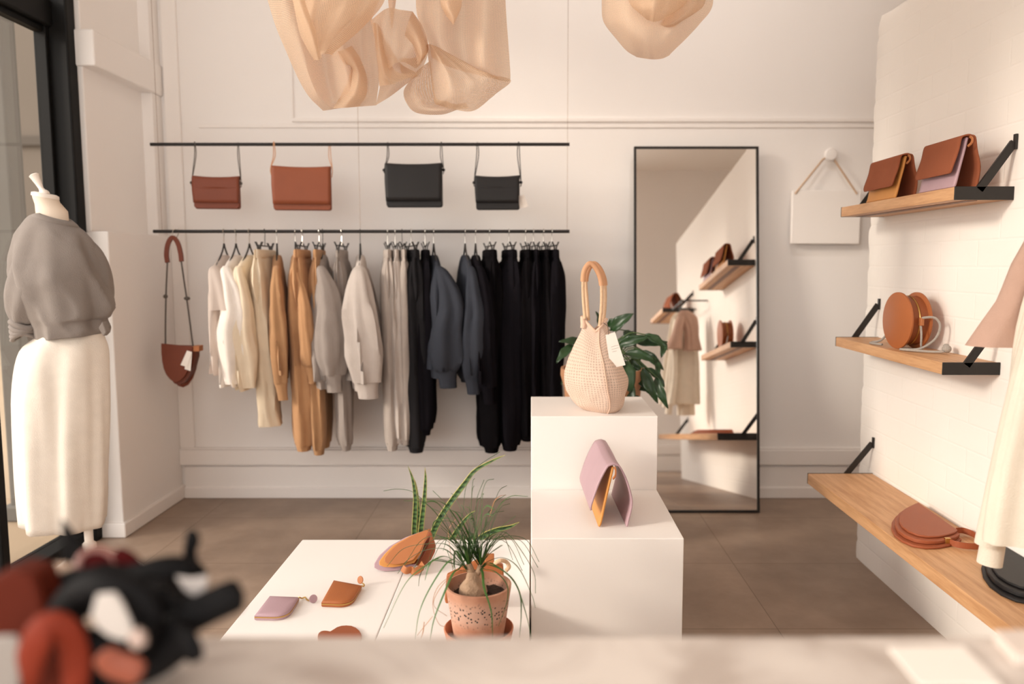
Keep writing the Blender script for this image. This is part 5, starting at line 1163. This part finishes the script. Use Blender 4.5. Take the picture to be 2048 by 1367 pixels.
# ------------------------------------------------------------------ leafy plant behind the tall plinth
YL = 3.5; cxl = PY(1205, 745, YL).x
bp = thing('tall_planter', 'tall tan planter behind the tall plinth, rim just showing', 'planter', (cxl, YL, 0))
M_PLT = mat('tan_clay', (178, 130, 96), rough=.8, var=.1, bump=.1)
MB().lathe([(.11, .001), (.12, .01), (.175, .74), (.192, .8), (.19, .83), (.178, .83), (.17, .78), (.02, .77)], (cxl, YL, 0), 44).build('planter_wall', M_PLT, bp)
lp = thing('leafy_plant', 'dark green broad leafed plant spreading in front of the mirror', 'plant', (cxl, YL, .77))
M_LEAF = mat('glossy_leaf', (31, 60, 28), rough=.35, var=.3, vscale=10, spec=.5); M_STEMG = mat('green_stem', (70, 92, 50), rough=.6)
st = MB()
LV = [  # leaf: base px, tip px, half width m, depth
 ((1168, 685), (1118, 682), .02, -.05), ((1150, 690), (1113, 725), .024, -.08), ((1222, 660), (1268, 626), .03, .05), ((1205, 690), (1150, 676), .022, .1),
 ((1235, 690), (1300, 672), .026, .0), ((1290, 668), (1336, 700), .022, -.03), ((1268, 680), (1330, 688), .026, .02), ((1330, 682), (1322, 715), .016, -.05),
 ((1250, 705), (1312, 722), .026, -.06), ((1308, 715), (1316, 752), .018, -.08), ((1262, 722), (1300, 745), .018, .05), ((1240, 720), (1262, 786), .045, -.14),
 ((1285, 735), (1316, 806), .026, -.1), ((1312, 752), (1336, 816), .022, -.12), ((1236, 745), (1290, 782), .03, -.02), ((1222, 700), (1246, 742), .03, -.12),
 ((1255, 755), (1268, 812), .028, -.1), ((1180, 720), (1130, 745), .024, .05), ((1190, 720), (1140, 780), .026, .0), ((1215, 650), (1240, 640), .02, .1), ((1270, 790), (1290, 830), .02, -.12), ((1235, 760), (1262, 730), .03, .1), ((1255, 740), (1285, 700), .026, .12), ((1275, 765), (1255, 720), .03, .08), ((1225, 715), (1268, 660), .028, .12), ((1285, 700), (1328, 740), .022, .1), ((1250, 660), (1266, 690), .026, .14), ((1270, 740), (1302, 790), .026, -.06), ((1295, 735), (1330, 775), .02, -.04), ((1200, 660), (1192, 622), .018, .12), ((1160, 730), (1122, 768), .018, .08)]
ctr = Vector((cxl, YL, .76))
rl = random.Random(9)
for (bu, bv), (tu, tv), w, d in LV:
    a = PY(bu, bv, YL + d); b = PY(tu, tv, YL + d - .05); L_ = (b - a).length
    n = 12; rings = []; dirv = (b - a).normalized(); nrm = Vector((rl.uniform(-.5, .5), -1, rl.uniform(.2, .9))).normalized(); side = dirv.cross(nrm).normalized(); nrm = side.cross(dirv).normalized()
    for i in range(n + 1):
        f = i / n; k = w * (sin(pi * f ** .8) ** .8) * (1 - .15 * f) + .0006; c = a + (b - a) * f + nrm * (.18 * L_ * sin(pi * f) * .6)
        rings.append([c + side * (k * q) - nrm * (-abs(q) * k * .35 + .004 * sin(f * 16 + q * 2) * abs(q)) for q in (-1, -.66, -.33, 0, .33, .66, 1)])
    MB().loft(rings, False, False, closed=False).build('leaf', M_LEAF, lp, solid=.0012, angle=80)
    st.tube(catmull([ctr + Vector((rl.uniform(-.05, .05), rl.uniform(-.05, .05), 0)), (ctr * .5 + a * .5) + Vector((0, 0, .1)), a, a + (b - a) * .1], 5), .0028, 6)
st.build('stems', M_STEMG, lp)

# ------------------------------------------------------------------ pile of leather straps and tags on the counter (out of focus)
ZN = .9505
M_RUST = mat('rust_leather', (82, 25, 8), rough=.7, spec=.15); M_RUST2 = mat('orange_rust_leather', (116, 38, 16), rough=.65, spec=.2); M_PINKL = leather('salmon_leather', (132, 66, 44))
M_BLKG = mat('glossy_black_leather', (13, 11, 12), rough=.6, bump=.1, scale=200, var=.1, spec=.12); M_RED = mat('deep_red_enamel', (66, 5, 6), rough=.6, spec=.08, var=.1); M_PINK = mat('pink_ring', (138, 88, 78), rough=.4)
YF = .6
def fp(u, v, d=0.): return PY(u, v, YF + d)
def fore(name, label, cat, parts, group='strap and tag pile on the counter'):
    c = parts[0][3]
    t = thing(name, label, cat, c, group=group)
    for nm, mb, m, _ in parts: mb.build(nm, m, t, bevel=0, angle=60)
    return t
def fstrap(label, pts, w, th, m, name='leather_strap', cat='strap', ww=None, up=(0, -1, .3)):
    p = catmull([fp(*x) for x in pts], 6); n = len(p)
    sc = [(sqrt(max(.02, 1 - (abs(2 * i / (n - 1) - 1)) ** 8)), 1) for i in range(n)]
    if ww: q = catmull([Vector((k, 0, 0)) for k in ww], 6); sc = [(s[0] * q[min(i, len(q) - 1)].x, 1) for i, s in enumerate(sc)]
    mb = MB(); sec = [(w / 2 * cos(a), th / 2 * sin(a)) for a in [2 * pi * j / 14 for j in range(14)]]
    mb.sweep(p, sec, sc, up)
    t = thing(name, label, cat, (p[0].x, p[0].y, ZN), group='strap and tag pile on the counter')
    mb.build('strap_body', m, t, angle=70); return t
def ftag(label, px, d, th, m, name='leather_tag', cat='tag', lean=.0, bev=.003):
    vs = [v for _, v in px]; vm = max(vs)
    pts = [fp(u, v, d + lean * (vm - v) / 400) for u, v in px]
    t = thing(name, label, cat, (sum(p.x for p in pts) / len(pts), YF + d, ZN), group='strap and tag pile on the counter')
    MB().prism(pts, (0, th, 0)).build('tag_body', m, t, bevel=bev, angle=60); return t
ftag('rust leather pouch standing at the edge of the strap pile', [(-30, 1160), (20, 1140), (66, 1150), (84, 1200), (96, 1260), (60, 1282), (-30, 1300)], -.02, .03, M_RUST, 'leather_pouch', 'pouch')
fstrap('orange rust leather strap looped over the lower front of the pile', [(50, 1390, -.05), (62, 1310, -.06), (90, 1258, -.06), (128, 1262, -.055), (150, 1310, -.05), (150, 1400, -.05)], .024, .008, M_RUST2)
fstrap('dark rust strap lying inside the orange rust loop', [(70, 1400, -.03), (95, 1330, -.03), (115, 1300, -.03), (120, 1400, -.03)], .04, .008, M_RUST)
ftag('pointed black leather tab sticking up at the back of the pile', [(136, 1316), (118, 1130), (124, 1085), (120, 1038), (128, 1048), (150, 1078), (166, 1092), (166, 1130), (160, 1316)], .06, .006, M_BLKG)
ftag('rounded black leather tab standing up at the right of the pile', [(330, 1318), (352, 1142), (362, 1118), (366, 1085), (370, 1064), (380, 1057), (392, 1064), (398, 1082), (390, 1106), (392, 1122), (412, 1142), (352, 1318)], .05, .006, M_BLKG)
fstrap('thick black leather strap pointing right out of the pile', [(250, 1330, -.02), (330, 1262, -.015), (400, 1222, -.01), (455, 1196, -.005), (488, 1184, 0)], .027, .016, M_BLKG)
fstrap('black strap end hanging down over the marble', [(330, 1262, -.03), (366, 1272, -.035), (384, 1295, -.04), (388, 1322, -.04)], .016, .006, M_BLKG)
fstrap('black strap lying across the counter at the front of the pile', [(150, 1372, -.03), (230, 1345, -.03), (300, 1320, -.03), (350, 1285, -.03), (375, 1250, -.03)], .03, .014, M_BLKG)
fstrap('wide black strap curling through the middle of the pile', [(90, 1220, .01), (130, 1175, .01), (190, 1165, .01), (260, 1160, .015), (330, 1142, .02), (400, 1140, .03)], .026, .012, M_BLKG)
fstrap('black strap arching over the white tag', [(95, 1260, -.02), (140, 1195, -.025), (200, 1172, -.03), (270, 1190, -.03), (300, 1240, -.03), (290, 1300, -.03)], .022, .012, M_BLKG)
fstrap('black strap curving along the lower edge of the white tag', [(130, 1230, -.035), (160, 1275, -.04), (210, 1300, -.04), (265, 1295, -.04), (310, 1250, -.04)], .02, .012, M_BLKG)
fstrap('black strap bunched at the foot of the pile', [(150, 1400, .0), (180, 1330, .0), (250, 1290, .0), (330, 1200, .0), (345, 1170, .0)], .05, .03, M_BLKG)
fstrap('black strap bunched behind the rust pouch', [(70, 1330, .03), (110, 1230, .03), (160, 1180, .03), (240, 1180, .03), (300, 1230, .03), (320, 1330, .03)], .045, .03, M_BLKG)
ftag('white rounded tag in the middle of the pile', [(192, 1188), (228, 1184), (244, 1206), (262, 1246), (268, 1270), (246, 1282), (218, 1274), (194, 1256), (180, 1230)], -.05, .003, mat('tag_card', (186, 178, 172), rough=.7))
ftag('silvery white pointed tag at the right of the pile', [(350, 1152), (382, 1156), (416, 1150), (412, 1176), (404, 1200), (384, 1196), (366, 1178)], .0, .003, mat('silver_card', (176, 168, 164), rough=.4))
fstrap('small pale strap end under the white tag', [(262, 1284, -.055), (276, 1276, -.055), (290, 1268, -.055)], .014, .006, mat('pale_leather', (168, 146, 136), rough=.6))
fstrap('salmon leather strap end low in the pile', [(205, 1300, -.06), (225, 1325, -.06), (260, 1338, -.06), (284, 1350, -.06)], .02, .006, M_PINKL)
fstrap('pale buckle strap at the back left of the pile', [(72, 1150, .03), (92, 1142, .03), (120, 1138, .03), (152, 1142, .03)], .012, .006, mat('pale_buckle', (186, 158, 138), rough=.5))
ftag('folded white paper at the left corner of the counter', [(-20, 1272), (30, 1270), (42, 1290), (36, 1400), (-20, 1400)], -.06, .004, mat('grey_paper', (140, 132, 126)), 'paper_slip', 'paper')
rg = thing('red_lens_ring', 'pink ringed dark red disc on top of the strap pile', 'ring', (fp(196, 1128, .03).x, YF + .03, ZN), group='strap and tag pile on the counter')
cr_ = fp(196, 1130, .03); Mx = Matrix.Rotation(.5, 3, 'Y') @ Matrix.Rotation(1.0, 3, 'X')
MB().tube([cr_ + Mx @ Vector((.0155 * cos(2 * pi * j / 28), .0125 * sin(2 * pi * j / 28), 0)) for j in range(28)], .0035, 8, closed=True).build('rim', M_PINK, rg)
MB().lathe([(.0005, -.002), (.014, -.002), (.014, .002), (.0005, .002)], cr_, 24, Mx).build('lens', M_RED, rg)
fstrap('dark red leather band beside the ringed disc', [(228, 1108, .03), (250, 1114, .03), (278, 1136, .03)], .014, .006, M_RED)

# ------------------------------------------------------------------ light
w = bpy.data.worlds.new('world'); SC.world = w; w.use_nodes = True; nt = w.node_tree
bg = nt.nodes['Background']; bg.inputs[0].default_value = (1.0, .95, .915, 1); bg.inputs[1].default_value = 2.5
sun = bpy.data.lights.new('sun', 'SUN'); sun.energy = 1.8; sun.angle = radians(11); sun.color = (1, .88, .75)
so = bpy.data.objects.new('sun', sun); COL.objects.link(so)
so.rotation_euler = Vector((.87, .38, -.33)).to_track_quat('-Z', 'Y').to_euler()
po = bpy.data.lights.new('window_portal', 'AREA'); po.shape = 'RECTANGLE'; po.size = 3.1; po.size_y = 4.5; po.cycles.is_portal = True
pobj = bpy.data.objects.new('window_portal', po); COL.objects.link(pobj); pobj.location = (-2.24, 1.3, 1.57); pobj.rotation_euler = (0, -pi / 2, 0)
p2 = bpy.data.lights.new('added_window_portal', 'AREA'); p2.shape = 'RECTANGLE'; p2.size = 3.1; p2.size_y = 3.1; p2.cycles.is_portal = True  # guides sky light through the added rear glazing
p2o = bpy.data.objects.new('added_window_portal', p2); COL.objects.link(p2o); p2o.location = (-.6, YR - .12, 1.55); p2o.rotation_euler = (pi / 2, 0, 0)

for k, (x, e) in enumerate(((-.75, 14), (.75, 26))):  # unseen spots added to brighten the upper back wall
    t = thing('added_fill_spot', ('added unseen fill spotlight above the middle of the clothes rail', 'added unseen fill spotlight above the leaning mirror')[k], 'added fill lamp', (x, 2.75, ZC), group='added fill spotlights')
    MB().lathe([(.05, 0), (.05, -.02), (.012, -.025), (.012, -.09)], (x, 2.75, ZC), 20).build('mount', M_TRIM, t)
    d = Vector((.12, 1.45, -.75)).normalized(); Mq = d.to_track_quat('Z', 'Y').to_matrix(); c = Vector((x, 2.75, ZC - .1))
    MB().lathe([(.03, -.05), (.04, -.04), (.04, .06), (.036, .06), (.03, .0), (.005, -.02)], c, 24, Mq).build('fill_spot_head', M_TRIM, t)
    sp = bpy.data.lights.new('added_fill_light', 'SPOT'); sp.energy = e; sp.spot_size = radians(125); sp.spot_blend = 1; sp.shadow_soft_size = .05; sp.color = (1, .95, .91)
    so2 = bpy.data.objects.new('added_fill_light', sp); COL.objects.link(so2); so2.location = c + d * .08; so2.rotation_euler = d.to_track_quat('-Z', 'Y').to_euler()

# ------------------------------------------------------------------ camera
cam = bpy.data.cameras.new('camera'); cam.sensor_width = 36; cam.lens = F / 2048 * 36; cam.shift_x = -(CX - 1024) / 2048
cam.clip_start = .02; cam.dof.use_dof = True; cam.dof.focus_distance = 2.4; cam.dof.aperture_fstop = 1.9
co = bpy.data.objects.new('camera', cam); COL.objects.link(co); co.location = (0, 0, H); co.rotation_euler = (pi / 2 - PITCH, 0, 0)
SC.camera = co
vs = SC.view_settings; vs.view_transform = 'Standard'; vs.look = 'None'; vs.exposure = 0.5; vs.gamma = 1; vs.use_curve_mapping = False
SC.cycles.use_denoising = True; SC.cycles.max_bounces = 10; SC.cycles.diffuse_bounces = 6; SC.cycles.transparent_max_bounces = 16
for o in bpy.data.objects:
    if '_base' in o: del o['_base']
